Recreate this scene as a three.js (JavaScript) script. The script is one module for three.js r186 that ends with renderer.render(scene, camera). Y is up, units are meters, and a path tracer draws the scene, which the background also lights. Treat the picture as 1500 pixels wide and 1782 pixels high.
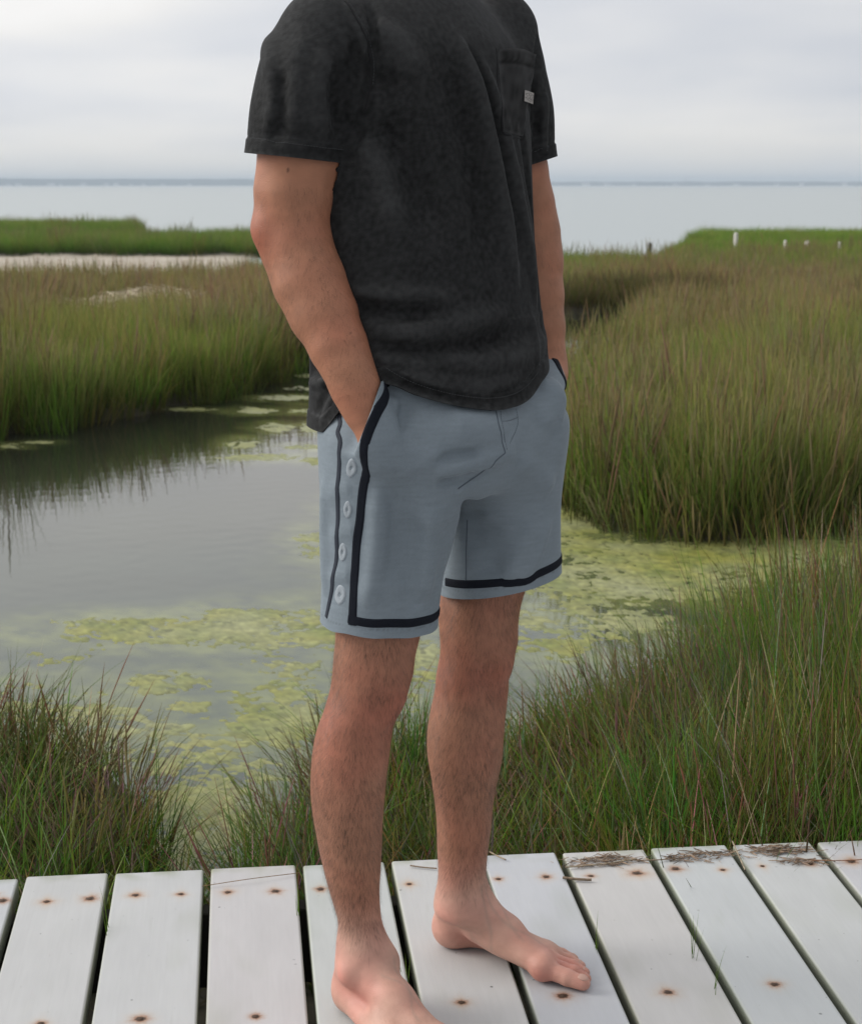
import * as THREE from 'three';
import { ImprovedNoise } from 'three/addons/math/ImprovedNoise.js';
import { RoundedBoxGeometry } from 'three/addons/geometries/RoundedBoxGeometry.js';
import { mergeGeometries } from 'three/addons/utils/BufferGeometryUtils.js';

const V = (x, y, z) => new THREE.Vector3(x, y, z);
const scene = new THREE.Scene();

// ---------------------------------------------------------------- camera, sky, sun, exposure
const FOC = 3000, PW = 1500, PH = 1782, EYE = 1.2, PITCH = Math.atan(569 / FOC);
const camera = new THREE.PerspectiveCamera((2 * Math.atan(PH / 2 / FOC) * 180) / Math.PI, PW / PH, 0.1, 20000);
camera.position.set(0, EYE, 0);
camera.rotation.x = -PITCH;
camera.focus = 2.5;
camera.userData.fStop = 13;

const renderer = new THREE.WebGLRenderer({ antialias: true });
renderer.setSize(861, 1024);
renderer.toneMapping = THREE.LinearToneMapping;
renderer.toneMappingExposure = 1.0;
renderer.shadowMap.enabled = true;
renderer.shadowMap.type = THREE.PCFSoftShadowMap;

const SUN = V(-0.86, 0.5, -0.1).normalize();
const sun = new THREE.DirectionalLight(new THREE.Color(1.0, 0.95, 0.88), 2.2);
sun.position.copy(SUN).multiplyScalar(40);
sun.castShadow = true;
sun.shadow.radius = 56;
sun.shadow.mapSize.set(2048, 2048);
Object.assign(sun.shadow.camera, { left: -14, right: 14, top: 14, bottom: -14, near: 1, far: 90 });
scene.add(sun);

const P3 = new ImprovedNoise();
const nz = (x, y, z) => P3.noise(x, y, z);
function fbm(x, y, z, o = 4) {
  let s = 0, a = 0.5;
  for (let i = 0; i < o; i++) { s += a * P3.noise(x + i * 17.3, y + i * 5.1, z + i * 9.7); x *= 2.03; y *= 2.03; z *= 2.03; a *= 0.5; }
  return s;
}
const clamp = (x, a = 0, b = 1) => (x < a ? a : x > b ? b : x);
const lerp = (a, b, t) => a + (b - a) * t;
const sstep = (a, b, x) => { const t = clamp((x - a) / (b - a)); return t * t * (3 - 2 * t); };
function rng(seed) { let s = seed >>> 0; return () => { s = (s + 0x6d2b79f5) | 0; let t = Math.imul(s ^ (s >>> 15), 1 | s); t = (t + Math.imul(t ^ (t >>> 7), 61 | t)) ^ t; return ((t ^ (t >>> 14)) >>> 0) / 4294967296; }; }

{ // an overcast sky: flat grey-blue cloud decks, lighter towards the zenith and round the veiled sun
  const W = 2048, H = 1024, data = new Float32Array(W * H * 4);
  for (let r = 0; r < H; r++) {
    const e = ((r + 0.5) / H - 0.5) * Math.PI, y = Math.sin(e), c = Math.cos(e);
    for (let q = 0; q < W; q++) {
      const a = ((q + 0.5) / W - 0.5) * 2 * Math.PI, x = Math.cos(a) * c, z = Math.sin(a) * c, i = (r * W + q) * 4;
      let L = 0.545, cloud = 0, warm = 0;
      if (y > 0) {
        const k = 1 / (y + 0.085);
        const u = x * k * 0.5, w = z * k * 0.42;
        const n1 = fbm(u * 0.9 + 3.1, w * 0.9, 4.2, 5), n2 = fbm(u * 2.1, w * 2.4 + 7, 1.7, 4);
        cloud = n1 * 1.1 + n2 * 0.45;
        L = lerp(0.635, 0.78, sstep(0.04, 0.4, y));
        L *= 1 + cloud * 0.32 * sstep(0, 0.04, y);
        warm = (1 - sstep(0.0, 0.055, y)) * (0.55 - 0.45 * x) ;
        const d = Math.max(0, x * SUN.x + y * SUN.y + z * SUN.z);
        L *= (1 + 0.8 * Math.pow(d, 4)) * (1 - 0.32 * (x * 0.75 + z * 0.66));
      } else L = 0.3;
      const b = clamp(0.5 - cloud * 1.4), t = clamp(warm);
      data[i] = L * lerp(lerp(1.01, 0.955, b), 1.035, t);
      data[i + 1] = L * lerp(lerp(1.0, 0.995, b), 1.0, t);
      data[i + 2] = L * lerp(lerp(0.985, 1.075, b), 0.935, t);
      data[i + 3] = 1;
    }
  }
  const sky = new THREE.DataTexture(data, W, H, THREE.RGBAFormat, THREE.FloatType);
  sky.mapping = THREE.EquirectangularReflectionMapping;
  sky.magFilter = THREE.LinearFilter; sky.minFilter = THREE.LinearFilter;
  sky.needsUpdate = true;
  scene.background = sky;
  scene.environment = sky;
}

scene.fog = new THREE.FogExp2(new THREE.Color().setRGB(0.61, 0.71, 0.81), 0.0003); // sea air over the bay

// ---------------------------------------------------------------- helpers
const CP = Math.cos(PITCH), SP = Math.sin(PITCH);
// directions and points of the survey: where a sight line of the photograph meets a plane of the place
function sight(px, py) { const x = (px - 750) / FOC, y = (891 - py) / FOC; return V(x, y * CP - SP, -y * SP - CP); }
function onPlane(px, py, h, s = 0, z0 = 2.5) { const r = sight(px, py), t = (h - s * z0 - EYE) / (r.y + s * r.z); return V(t * r.x, EYE + t * r.y, t * r.z); }
function atZ(px, py, z) { const r = sight(px, py), t = z / r.z; return V(t * r.x, EYE + t * r.y, z); }
const WATER = -0.35;
function toPx(x, y, z) { const yy = y - EYE, d = -z * CP - yy * SP; return [750 + (FOC * x) / d, 891 - (FOC * (yy * CP - z * SP)) / d, d]; }

const used = {};
function numbered(n) { if (used[n] === undefined) { used[n] = 0; return n; } return n + '_' + String(++used[n]).padStart(3, '0'); }
function tag(o, label, category, group, kind) {
  if (label) o.userData.label = label;
  if (category) o.userData.category = category;
  if (group) o.userData.group = group;
  if (kind) o.userData.kind = kind;
  return o;
}
function mesh(name, g, m, parent = scene) {
  const o = new THREE.Mesh(g, m);
  o.name = parent === scene ? numbered(name) : name;
  o.castShadow = o.receiveShadow = true;
  parent.add(o);
  return o;
}
function groupAt(name, p = V(0, 0, 0)) { const o = new THREE.Group(); o.name = numbered(name); o.position.copy(p); scene.add(o); return o; }
function buffer(pos, nor, idx, col, uv) {
  const g = new THREE.BufferGeometry();
  g.setAttribute('position', new THREE.BufferAttribute(pos instanceof Float32Array ? pos : new Float32Array(pos), 3));
  if (nor) g.setAttribute('normal', new THREE.BufferAttribute(nor instanceof Float32Array ? nor : new Float32Array(nor), 3));
  if (col) g.setAttribute('color', new THREE.BufferAttribute(col instanceof Float32Array ? col : new Float32Array(col), 3));
  if (uv) g.setAttribute('uv', new THREE.BufferAttribute(uv instanceof Float32Array ? uv : new Float32Array(uv), 2));
  if (idx) g.setIndex(new THREE.BufferAttribute(idx instanceof Uint32Array ? idx : new Uint32Array(idx), 1));
  if (!nor) g.computeVertexNormals();
  return g;
}
function std(o) { return new THREE.MeshStandardMaterial({ roughness: 0.9, metalness: 0, side: THREE.DoubleSide, ...o }); }
const rgb = (r, g, b) => new THREE.Color().setRGB(r, g, b);
function noiseTex(size, f, wrapped = true) { // a grey DataTexture of f(u, v) in 0..1
  const d = new Uint8Array(size * size * 4);
  for (let y = 0; y < size; y++) for (let x = 0; x < size; x++) { const v = clamp(f(x / size, y / size, x, y)) * 255, i = (y * size + x) * 4; d[i] = d[i + 1] = d[i + 2] = v; d[i + 3] = 255; }
  const t = new THREE.DataTexture(d, size, size);
  t.magFilter = THREE.LinearFilter; t.minFilter = THREE.LinearFilter;
  if (wrapped) t.wrapS = t.wrapT = THREE.RepeatWrapping;
  t.needsUpdate = true;
  return t;
}

// ---------------------------------------------------------------- land, creek and shore in plan
const creek = [[-700, 900], [-200, 800], [0, 762], [60, 752], [110, 752], [160, 738], [200, 733], [260, 722], [300, 709], [340, 706], [400, 690], [440, 680], [470, 668], [510, 652], [545, 638], [590, 610], [640, 580], [760, 552], [880, 545], [990, 549], [1060, 546], [1116, 538], [1118, 560], [1110, 605], [1085, 655], [1035, 690], [970, 705], [920, 722], [905, 760], [945, 820], [975, 872], [1010, 893], [1050, 915], [1100, 922], [1150, 934], [1200, 936], [1250, 943], [1330, 938], [1400, 930], [1500, 926], [1700, 925], [2300, 918],
  [2300, 1120], [1700, 1150], [1500, 1190], [1380, 1240], [1250, 1270], [1130, 1305], [1020, 1340], [930, 1380], [860, 1400], [780, 1410], [700, 1395], [620, 1378], [560, 1385], [500, 1400], [462, 1440], [436, 1490], [425, 1600], [322, 1600], [300, 1500], [270, 1430], [225, 1390], [120, 1365], [0, 1370], [-120, 1380], [-700, 1380]].map(([a, b]) => { const p = onPlane(a, b, WATER); return [p.x, p.z]; });
function polySD(poly, x, z) { // > 0 inside
  let d = 1e9, inside = false;
  for (let i = 0, j = poly.length - 1; i < poly.length; j = i++) {
    const ex = poly[j][0] - poly[i][0], ez = poly[j][1] - poly[i][1], wx = x - poly[i][0], wz = z - poly[i][1];
    const t = clamp((wx * ex + wz * ez) / (ex * ex + ez * ez)), bx = wx - ex * t, bz = wz - ez * t;
    d = Math.min(d, bx * bx + bz * bz);
    if (poly[i][1] > z !== poly[j][1] > z && x < (ex * (z - poly[i][1])) / ez + poly[i][0]) inside = !inside;
  }
  return (inside ? 1 : -1) * Math.sqrt(d);
}
// how far inland (metres) a point lies; pc is the bearing as a column of the photograph
function inland(x, z) {
  const D = -z, pc = 750 + 2950 * (x / Math.max(D, 0.5)), wob = nz(x * 0.35, 3, z * 0.35) * 0.9;
  let shore = lerp(24.5, 32, sstep(400, 470, pc));
  shore = lerp(shore, 49, sstep(1135, 1215, pc));
  let s = shore + wob - D;
  const bank = Math.min(D - 37.6 + wob * 0.6, 46 + wob - D, (500 - pc) * 0.02);
  const mound = Math.min(D - 51.5 + wob * 0.4, 58 - D, (262 - pc) * 0.018);
  s = Math.max(s, bank, mound);
  if (D < 26) s = Math.min(s, -polySD(creek, x, z) + nz(x * 2.1, 1, z * 2.1) * 0.12);
  return s;
}
const sandy = (x, z) => { const D = -z, pc = 750 + 2950 * (x / D); return Math.min(D - 23, 39 - D, (455 - pc) * 0.02); };
function landHeight(x, z) {
  const s = inland(x, z), a = sandy(x, z);
  let h = lerp(-0.95, -0.26, sstep(-0.35, 0.16, s)) + nz(x * 1.3, 0, z * 1.3) * 0.03;
  if (a > -0.5) h = Math.max(h, lerp(-0.6, -0.315, sstep(-0.5, 0.3, a)) + nz(x * 0.5, 8, z * 0.5) * 0.02);
  return h;
}
function polarSheet(r0, r1, nr, a0, a1, na, height, color, keep) {
  const pos = [], col = [], idx = [], uv = [];
  for (let i = 0; i <= nr; i++) for (let j = 0; j <= na; j++) {
    const r = r0 * Math.pow(r1 / r0, i / nr), a = lerp(a0, a1, j / na), x = r * Math.sin(a), z = -r * Math.cos(a), y = height(x, z);
    pos.push(x, y, z); uv.push(x, z);
    if (color) col.push(...color(x, z, y));
  }
  for (let i = 0; i < nr; i++) for (let j = 0; j < na; j++) {
    const a = i * (na + 1) + j, b = a + 1, c = a + na + 1, d = c + 1;
    if (keep && !keep(pos[a * 3 + 1], pos[b * 3 + 1], pos[c * 3 + 1], pos[d * 3 + 1])) continue;
    idx.push(a, b, c, b, d, c);
  }
  return buffer(pos, null, idx, color ? col : null, uv);
}
{ // ground: mud under the grass, a pale sand flat on the left
  const g = polarSheet(1.6, 80, 330, -0.95, 0.95, 300, landHeight, (x, z) => {
    const a = sandy(x, z), n = 0.8 + 0.5 * fbm(x * 3, 2, z * 3);
    const inl = inland(x, z), onSand = a > -0.1 && inl < 0.25;
    return onSand ? [0.5 * n, 0.44 * n, 0.36 * n] : [0.055 * n, 0.048 * n, 0.03 * n];
  });
  tag(mesh('ground', g, std({ vertexColors: true, roughness: 0.95 })), 'dark marsh mud under the grass with a pale sand flat at left', null, null, 'structure');
}
// floating algae: how thick it lies at a point, measured on the photograph's water
const blots = [[300, 1100, 215, 26, 1.1], [420, 1078, 110, 20, 1.1], [500, 1100, 120, 42, 0.9], [540, 1150, 130, 55, 0.75], [300, 1190, 85, 24, 0.95], [335, 1230, 40, 15, 1.05], [480, 1215, 90, 40, 0.9], [480, 1255, 95, 34, 1.15], [200, 1262, 230, 46, 0.72], [50, 1220, 130, 50, 0.78], [420, 1320, 150, 50, 0.78], [345, 1430, 120, 100, 0.8], [200, 1330, 200, 60, 0.7], [60, 1150, 90, 18, 0.5],
  [1130, 990, 330, 60, 1.0], [1000, 905, 80, 26, 1.1], [1260, 965, 300, 28, 1.15], [950, 1100, 120, 60, 0.8], [1060, 1075, 140, 42, 0.85], [1500, 990, 300, 60, 1.0], [730, 1170, 50, 70, 0.85], [700, 1290, 200, 60, 0.7],
  [455, 796, 62, 8, 1.00], [425, 772, 32, 10, 0.91], [482, 744, 34, 8, 1.00], [550, 745, 32, 9, 1.00], [530, 778, 42, 6, 0.91], [555, 802, 36, 8, 0.91], [445, 715, 42, 6, 1.00], [535, 716, 40, 5, 1.00], [550, 950, 46, 24, 0.91], [490, 692, 55, 5, 0.91], [535, 676, 45, 5, 0.91], [545, 655, 40, 5, 0.91], [560, 635, 30, 4, 0.91], [20, 776, 30, 5, 0.91], [70, 770, 30, 3, 0.83], [330, 712, 60, 3, 0.83], [95, 726, 40, 3, 0.83], [650, 700, 90, 12, 1], [640, 900, 60, 30, 1]];
function algae(x, z, soft = 1) {
  const [px, py] = toPx(x, WATER, z);
  if (py < 560) return -1;
  let m = 0;
  for (const [cx, cy, rx, ry, w] of blots) {
    const dx = (px - cx) / (rx * soft), dy = (py - cy) / (ry * soft), q = dx * dx + dy * dy;
    if (q < 2.2) m = Math.max(m, w * Math.exp(-q * q * 0.55));
  }
  return m;
}
{ // pond: still turbid water, paler where mats of algae lie just under the surface
  const color = (x, z) => {
    const r = Math.hypot(x, z), m = r < 13 ? algae(x, z, 1.45) : 0, near = sstep(10.5, 5, r), n = fbm(x * 1.1, 1, z * 1.1, 3), left = sstep(1.2, -1, x / r * 8);
    const k = clamp(near * (0.75 + n * 0.6)), g = clamp(m * 1.1 * (0.5 + fbm(x * 3.5, 5, z * 3.5, 3) * 1.3 + fbm(x * 15, 8, z * 15, 2) * 0.9));
    return [lerp(lerp(0.02, 0.07, k), 0.18, g), lerp(lerp(0.022, 0.088, k), 0.2, g), lerp(lerp(0.016, 0.066, k), 0.07, g)];
  };
  const ripple = noiseTex(512, (u, v) => 0.5 + 0.5 * (Math.sin(2 * Math.PI * (3 * u + 7 * v)) * 0.1 + Math.sin(2 * Math.PI * (5 * u - 9 * v) + 1) * 0.08 + Math.sin(2 * Math.PI * (11 * u + 3 * v) + 2) * 0.06 + 0.6 * nz(u * 12, v * 12, 3.3)), true);
  ripple.repeat.set(0.8, 0.8);
  const g = polarSheet(1.2, 22.5, 560, -0.8, 0.8, 520, () => WATER, color);
  tag(mesh('pond_water', g, new THREE.MeshPhysicalMaterial({ vertexColors: true, roughness: 0.035, ior: 1.33, bumpMap: ripple, bumpScale: 0.0006, side: THREE.DoubleSide })), 'still grey creek water with reeds mirrored along its banks', null, null, 'structure');
  const wave = noiseTex(512, (u, v) => 0.5 + 0.4 * Math.sin(2 * Math.PI * (9 * v + 1.2 * Math.sin(2 * Math.PI * u))) * 0.5 + 0.5 * nz(u * 20, v * 40, 1.1), true);
  wave.repeat.set(0.12, 0.12);
  const s = polarSheet(22.5, 6500, 160, -1, 1, 120, () => WATER, null);
  tag(mesh('sea', s, new THREE.MeshPhysicalMaterial({ color: rgb(0.3, 0.34, 0.345), roughness: 0.28, ior: 1.33, bumpMap: wave, bumpScale: 0.02, side: THREE.DoubleSide })), 'calm pale grey bay reaching to the low far shore', null, null, 'structure');
}
{ // algae mats: a lumpy sheet that breaks the surface where it is thick
  const hgt = (x, z) => {
    const m = algae(x, z);
    if (m < 0.05) return WATER - 0.05;
    const n = fbm(x * 2.6, 3, z * 2.6, 3) * 0.9 + fbm(x * 10, 7, z * 10, 3) * 0.75 + nz(x * 42, 1, z * 42) * 0.16;
    const q = m - 0.72 + n * 0.95 + nz(x * 25, 2, z * 25) * 0.3 + nz(x * 55, 8, z * 55) * 0.22;
    return WATER + clamp(q * 0.012, -0.03, 0.0016) + (q > -0.15 ? clamp(nz(x * 70, 4, z * 70) * 0.0016 + nz(x * 26, 9, z * 26) * 0.0022, -0.002, 0.004) : 0);
  };
  const g = polarSheet(2.9, 17, 560, -0.34, 0.36, 620, hgt, (x, z, y) => {
    const t = clamp((y - WATER) / 0.004), n = fbm(x * 7, 2, z * 7, 3), d = nz(x * 19, 6, z * 19), yel = clamp(0.45 + n * 1.6), far = sstep(9, 11, -z);
    let c = [lerp(0.2, 0.36, yel), lerp(0.235, 0.35, yel), lerp(0.05, 0.075, yel)];
    const pale = clamp(0.35 + fbm(x * 2.2, 9, z * 2.2, 3) * 1.6 + far * 0.3);
    c = [lerp(c[0], 0.36, pale), lerp(c[1], 0.37, pale), lerp(c[2], 0.18, pale)];
    const k = (0.55 + 0.45 * t) * (1 + d * 0.35 + nz(x * 48, 3, z * 48) * 0.25) * (d > 0.42 ? 0.5 : 1);
    return c.map((v) => v * k);
  }, (a, b, c, d) => Math.max(a, b, c, d) > WATER - 0.006);
  tag(mesh('floating_algae', g, std({ vertexColors: true, roughness: 0.55 })), 'yellow-green algae mats floating in patches on the creek water', 'algae', null, 'stuff');
}

// ---------------------------------------------------------------- far shore across the bay
{
  const R0 = 5200, pos = [], idx = [], col = [], N = 520;
  for (let j = 0; j <= N; j++) {
    const a = lerp(-0.42, 0.42, j / N), pc = 750 + 2950 * Math.tan(a);
    const base = lerp(19, 10.5, sstep(300, 1000, pc)), h = base + fbm(a * 60, 1, 0, 4) * 4.5 + nz(a * 420, 2, 0) * 1.2 + (pc < 90 ? 0 : 0);
    for (const [dr, y] of [[0, -1], [25, h * 0.55], [70, h], [260, h * 1.02], [420, -1]]) {
      const r = R0 + dr;
      pos.push(r * Math.sin(a), y, -r * Math.cos(a));
      const n = 0.9 + 0.5 * nz(a * 300, dr, 3);
      col.push(0.035 * n, 0.05 * n, 0.03 * n);
    }
  }
  for (let j = 0; j < N; j++) for (let k = 0; k < 4; k++) { const a = j * 5 + k; idx.push(a, a + 5, a + 1, a + 1, a + 5, a + 6); }
  tag(mesh('far_shore', buffer(pos, null, idx, col), std({ vertexColors: true })), 'low wooded shore along the horizon across the bay', null, null, 'structure');
  const wall = std({ color: rgb(0.78, 0.76, 0.73) }), roof = std({ color: rgb(0.16, 0.15, 0.15) });
  const gw = new THREE.BoxGeometry(13, 6, 9); gw.translate(0, 3, 0);
  const gr = buffer([-7, 6, -5, 7, 6, -5, 7, 6, 5, -7, 6, 5, -6.5, 9.4, 0, 6.5, 9.4, 0].map((v) => v), null, [0, 4, 1, 1, 4, 5, 2, 5, 3, 3, 5, 4, 0, 3, 4, 1, 5, 2]);
  const proto = groupAt('shore_house');
  mesh('wall', gw, wall, proto); mesh('roof', gr, roof, proto);
  tag(proto, 'tiny white house with dark roof at the water line of the far shore', 'house', 'white houses along the far shore');
  const spots = [12, 40, 58, 112, 128, 166, 205, 222, 246, 268, 300, 345, 1010, 1046, 1090, 1160, 1214, 1262, 1330, 1372, 1444], rr = rng(5);
  spots.forEach((pc, i) => {
    const o = i ? proto.clone() : proto, a = Math.atan((pc - 750) / 2950), r = R0 - 20;
    if (i) { o.name = numbered('shore_house'); scene.add(o); }
    o.position.set(r * Math.sin(a), WATER, -r * Math.cos(a));
    o.rotation.y = -a + (rr() - 0.5); const s = 0.55 + rr() * 0.6; o.scale.set(s * (0.8 + rr()), s, s);
  });
  const tank = (pc, h, label) => {
    const a = Math.atan((pc - 750) / 2950), r = R0 + 120, o = groupAt('water_tower', V(r * Math.sin(a), 0, -r * Math.cos(a)));
    const c = std({ color: rgb(0.4, 0.42, 0.44) });
    for (let k = 0; k < 4; k++) { const l = new THREE.CylinderGeometry(0.5, 0.7, h * 0.75, 6); l.translate(Math.cos(k * 1.571) * 3, h * 0.375, Math.sin(k * 1.571) * 3); mesh('leg', l, c, o); }
    const t = new THREE.LatheGeometry([[0, 0.68], [0.8, 0.7], [1, 0.78], [1, 0.88], [0.6, 0.95], [0, 1]].map(([x, y]) => new THREE.Vector2(x * 4.2, y * h)), 12);
    mesh('tank', t, c, o);
    tag(o, label, 'water tower');
  };
  tank(155, 17, 'small water tower over the trees of the far shore at left');
  const a = Math.atan((1178 - 750) / 2950), r = R0 + 100, o = groupAt('chimney_stack', V(r * Math.sin(a), 0, -r * Math.cos(a)));
  const c = std({ color: rgb(0.42, 0.4, 0.42) });
  const s1 = new THREE.CylinderGeometry(1.4, 2, 26, 10); s1.translate(0, 13, 0); mesh('stack', s1, c, o);
  const s2 = new THREE.BoxGeometry(17, 12, 12); s2.translate(3, 6, 0); mesh('hall', s2, c, o);
  tag(o, 'faint chimney and hall on the far shore above the right marsh', 'chimney');
}

// ---------------------------------------------------------------- grass
function Blades() { this.p = []; this.n = []; this.c = []; this.i = []; }
// one blade: a tapering bent ribbon of k pieces; cols are [base, middle, tip]
Blades.prototype.add = function (x, y, z, yaw, h, lean, bend, w, cols, k = 4, head = 0) {
  const dx = Math.cos(yaw), dz = Math.sin(yaw), sx = -dz, sz = dx, at = this.p.length / 3;
  let px = x, py = y, pz = z, ang = lean;
  for (let q = 0; q <= k; q++) {
    const t = q / k, wt = head ? (t > 0.62 ? w * (t < 0.97 ? head : 0.3) : w * 0.6) : w * (1 - t * t * 0.92) * (0.75 + 0.25 * Math.min(1, t * 4));
    const nx = Math.cos(ang) * dx, ny = -Math.sin(ang), nzz = Math.cos(ang) * dz, d = wt * 0.45, U = 0.9; // the keel of the blade lies on its outer side
    this.p.push(px - sx * wt / 2, py, pz - sz * wt / 2, px + sx * wt / 2, py, pz + sz * wt / 2, px + nx * d, py + ny * d, pz + nzz * d);
    this.n.push(-sx - nx * 0.4, U, -sz - nzz * 0.4, sx - nx * 0.4, U, sz - nzz * 0.4, nx, U, nzz);
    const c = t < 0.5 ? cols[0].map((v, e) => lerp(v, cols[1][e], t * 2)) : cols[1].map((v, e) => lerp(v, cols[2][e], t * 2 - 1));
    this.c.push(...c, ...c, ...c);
    const s = h / k;
    px += Math.sin(ang) * dx * s; pz += Math.sin(ang) * dz * s; py += Math.cos(ang) * s;
    ang += bend / k;
  }
  for (let q = 0; q < k; q++) for (let e = 0; e < 3; e++) { const A = at + q * 3 + e, B = at + q * 3 + ((e + 1) % 3); this.i.push(A, B, A + 3, B, B + 3, A + 3); }
};
Blades.prototype.geo = function () { for (let i = 0; i < this.n.length; i += 3) { const l = Math.hypot(this.n[i], this.n[i + 1], this.n[i + 2]); for (let e = 0; e < 3; e++) this.n[i + e] /= l; } return buffer(this.p, this.n, this.i, this.c); };
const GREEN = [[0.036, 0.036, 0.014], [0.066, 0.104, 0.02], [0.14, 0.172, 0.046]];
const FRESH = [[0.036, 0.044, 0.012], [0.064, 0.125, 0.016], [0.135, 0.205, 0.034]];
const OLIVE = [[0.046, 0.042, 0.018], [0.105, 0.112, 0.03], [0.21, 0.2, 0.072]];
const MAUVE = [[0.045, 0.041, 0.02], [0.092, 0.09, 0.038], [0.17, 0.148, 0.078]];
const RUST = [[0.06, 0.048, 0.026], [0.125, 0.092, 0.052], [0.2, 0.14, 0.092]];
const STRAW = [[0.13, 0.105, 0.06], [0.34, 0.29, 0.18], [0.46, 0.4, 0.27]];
function tuft(seed, n, h, spread, w, mix, o = {}) {
  const b = new Blades(), r = rng(seed), { k = 4, lean = 0.22, bend = 0.9 } = o;
  for (let q = 0; q < n; q++) {
    const a = r() * 6.283, d = Math.sqrt(r()) * spread, u = r();
    let cols = mix[mix.length - 1][1];
    let acc = 0;
    for (const [f, c] of mix) { acc += f; if (u < acc) { cols = c; break; } }
    const v = 0.8 + r() * 0.45, hh = h * (0.55 + 0.5 * r()), ya = a + (r() - 0.5) * 2.4, heads = (cols === MAUVE || cols === RUST) && r() < 0.75;
    b.add(Math.cos(a) * d, -0.03, Math.sin(a) * d, ya, hh * (heads ? 1.05 : 1), lean * (r() * 1.2 - 0.15), bend * Math.pow(r(), 1.8) * (heads ? 0.5 : 1.2), w * (0.7 + 0.6 * r()), cols.map((c) => c.map((e) => e * v)), k, heads ? 1.5 : 0);
  }
  return b.geo();
}
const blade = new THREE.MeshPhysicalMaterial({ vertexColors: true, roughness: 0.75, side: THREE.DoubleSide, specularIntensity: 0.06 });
const tm = new THREE.Matrix4(), tq = new THREE.Quaternion(), te = new THREE.Euler();
function plant(parent, name, geo, list) { // list of [x, y, z, scale, tall, [r, g, b], leanX, leanZ]
  if (!list.length) return;
  const m = new THREE.InstancedMesh(geo, blade, list.length);
  m.name = name; m.userData.kind = 'stuff'; m.castShadow = m.receiveShadow = true;
  const r = rng(list.length + 7);
  list.forEach(([x, y, z, s, t, c, lx = 0, lz = 0], i) => {
    te.set(lx + (r() - 0.5) * 0.16, r() * 6.283, lz + (r() - 0.5) * 0.16, 'XZY');
    tm.compose(V(x, y, z), tq.setFromEuler(te), V(s, s * t, s));
    m.setMatrixAt(i, tm); m.setColorAt(i, rgb(...c));
  });
  parent.add(m);
}
const farKinds = [], nearKinds = [];
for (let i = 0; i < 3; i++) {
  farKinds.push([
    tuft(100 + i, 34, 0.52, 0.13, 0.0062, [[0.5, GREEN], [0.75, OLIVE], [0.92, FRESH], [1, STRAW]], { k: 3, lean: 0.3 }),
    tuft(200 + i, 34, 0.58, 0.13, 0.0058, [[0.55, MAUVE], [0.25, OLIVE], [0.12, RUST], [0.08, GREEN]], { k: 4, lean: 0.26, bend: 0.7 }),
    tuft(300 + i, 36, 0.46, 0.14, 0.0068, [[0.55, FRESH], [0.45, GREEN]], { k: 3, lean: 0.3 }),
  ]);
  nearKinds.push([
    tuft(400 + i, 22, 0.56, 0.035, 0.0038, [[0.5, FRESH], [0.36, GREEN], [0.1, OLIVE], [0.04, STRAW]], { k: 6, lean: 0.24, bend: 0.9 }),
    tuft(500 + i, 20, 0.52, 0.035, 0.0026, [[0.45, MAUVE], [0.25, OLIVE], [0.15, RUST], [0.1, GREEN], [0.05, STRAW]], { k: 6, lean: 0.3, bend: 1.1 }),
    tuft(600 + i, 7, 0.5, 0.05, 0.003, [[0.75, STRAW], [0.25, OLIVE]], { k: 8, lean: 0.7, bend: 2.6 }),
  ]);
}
const fieldNames = ['green_blades', 'seed_stalks', 'fresh_blades'];
function field(name, label, x0, x1, z0, z1, seed, inside, zone) {
  const r = rng(seed), lists = [0, 1, 2].map(() => [[], [], []]), g = groupAt(name);
  tag(g, label, 'marsh grass', null, 'stuff');
  for (let D = z0; D < z1;) {
    const step = D < 10 ? 0.085 : D < 16 ? 0.105 : D < 25 ? 0.15 : 0.2;
    for (let x = x0(D); x < x1(D); x += step) {
      const X = x + (r() - 0.5) * step * 1.3, Z = -D - (r() - 0.5) * step * 1.3, s = inland(X, Z);
      if (s < -0.02 || !inside(X, Z)) continue;
      const { brown, fresh, tone, tall } = zone(X, -Z, s, r);
      const u = r(), k = u < brown ? 1 : u < brown + fresh ? 2 : 0, sc = (0.85 + 0.35 * r()) * (D < 25 ? 1 : 1.15);
      const edge = s < 0.35 ? (0.35 - s) : 0;
      const cl = 1 + lerp(0.4, 0.15, sstep(10, 22, D)) * nz(X * 1.1, 6, Z * 0.9) + 0.15 * nz(X * 3.3, 2, Z * 3);
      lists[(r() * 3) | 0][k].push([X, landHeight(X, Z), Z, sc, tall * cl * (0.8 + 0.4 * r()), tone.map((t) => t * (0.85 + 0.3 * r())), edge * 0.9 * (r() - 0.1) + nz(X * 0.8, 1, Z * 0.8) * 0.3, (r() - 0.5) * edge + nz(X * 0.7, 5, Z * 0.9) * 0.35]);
    }
    D += step;
  }
  lists.forEach((l, v) => l.forEach((q, k) => plant(g, fieldNames[k], farKinds[v][k], q)));
  return g;
}
const wrackSpots = [[-2.95, -18.2, 0.42, 1.1], [-3.3, -17.2, 0.25, 0.6], [-2.55, -17.4, 0.25, 0.5], [-1.15, -16.6, 0.2, 0.5]];
function hypotEll(x, z, list) { let m = 9; for (const [cx, cz, rx, rz] of list) m = Math.min(m, Math.hypot((x - cx) / rx, (z - cz) / rz)); return m; }
const colOf = (x, D) => 750 + 2950 * (x / D);
const patchy = (x, D) => fbm(x * 0.5, 11, D * 0.28, 3) * 1.5 + fbm(x * 1.6, 4, D * 0.8, 2) * 0.6;
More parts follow.
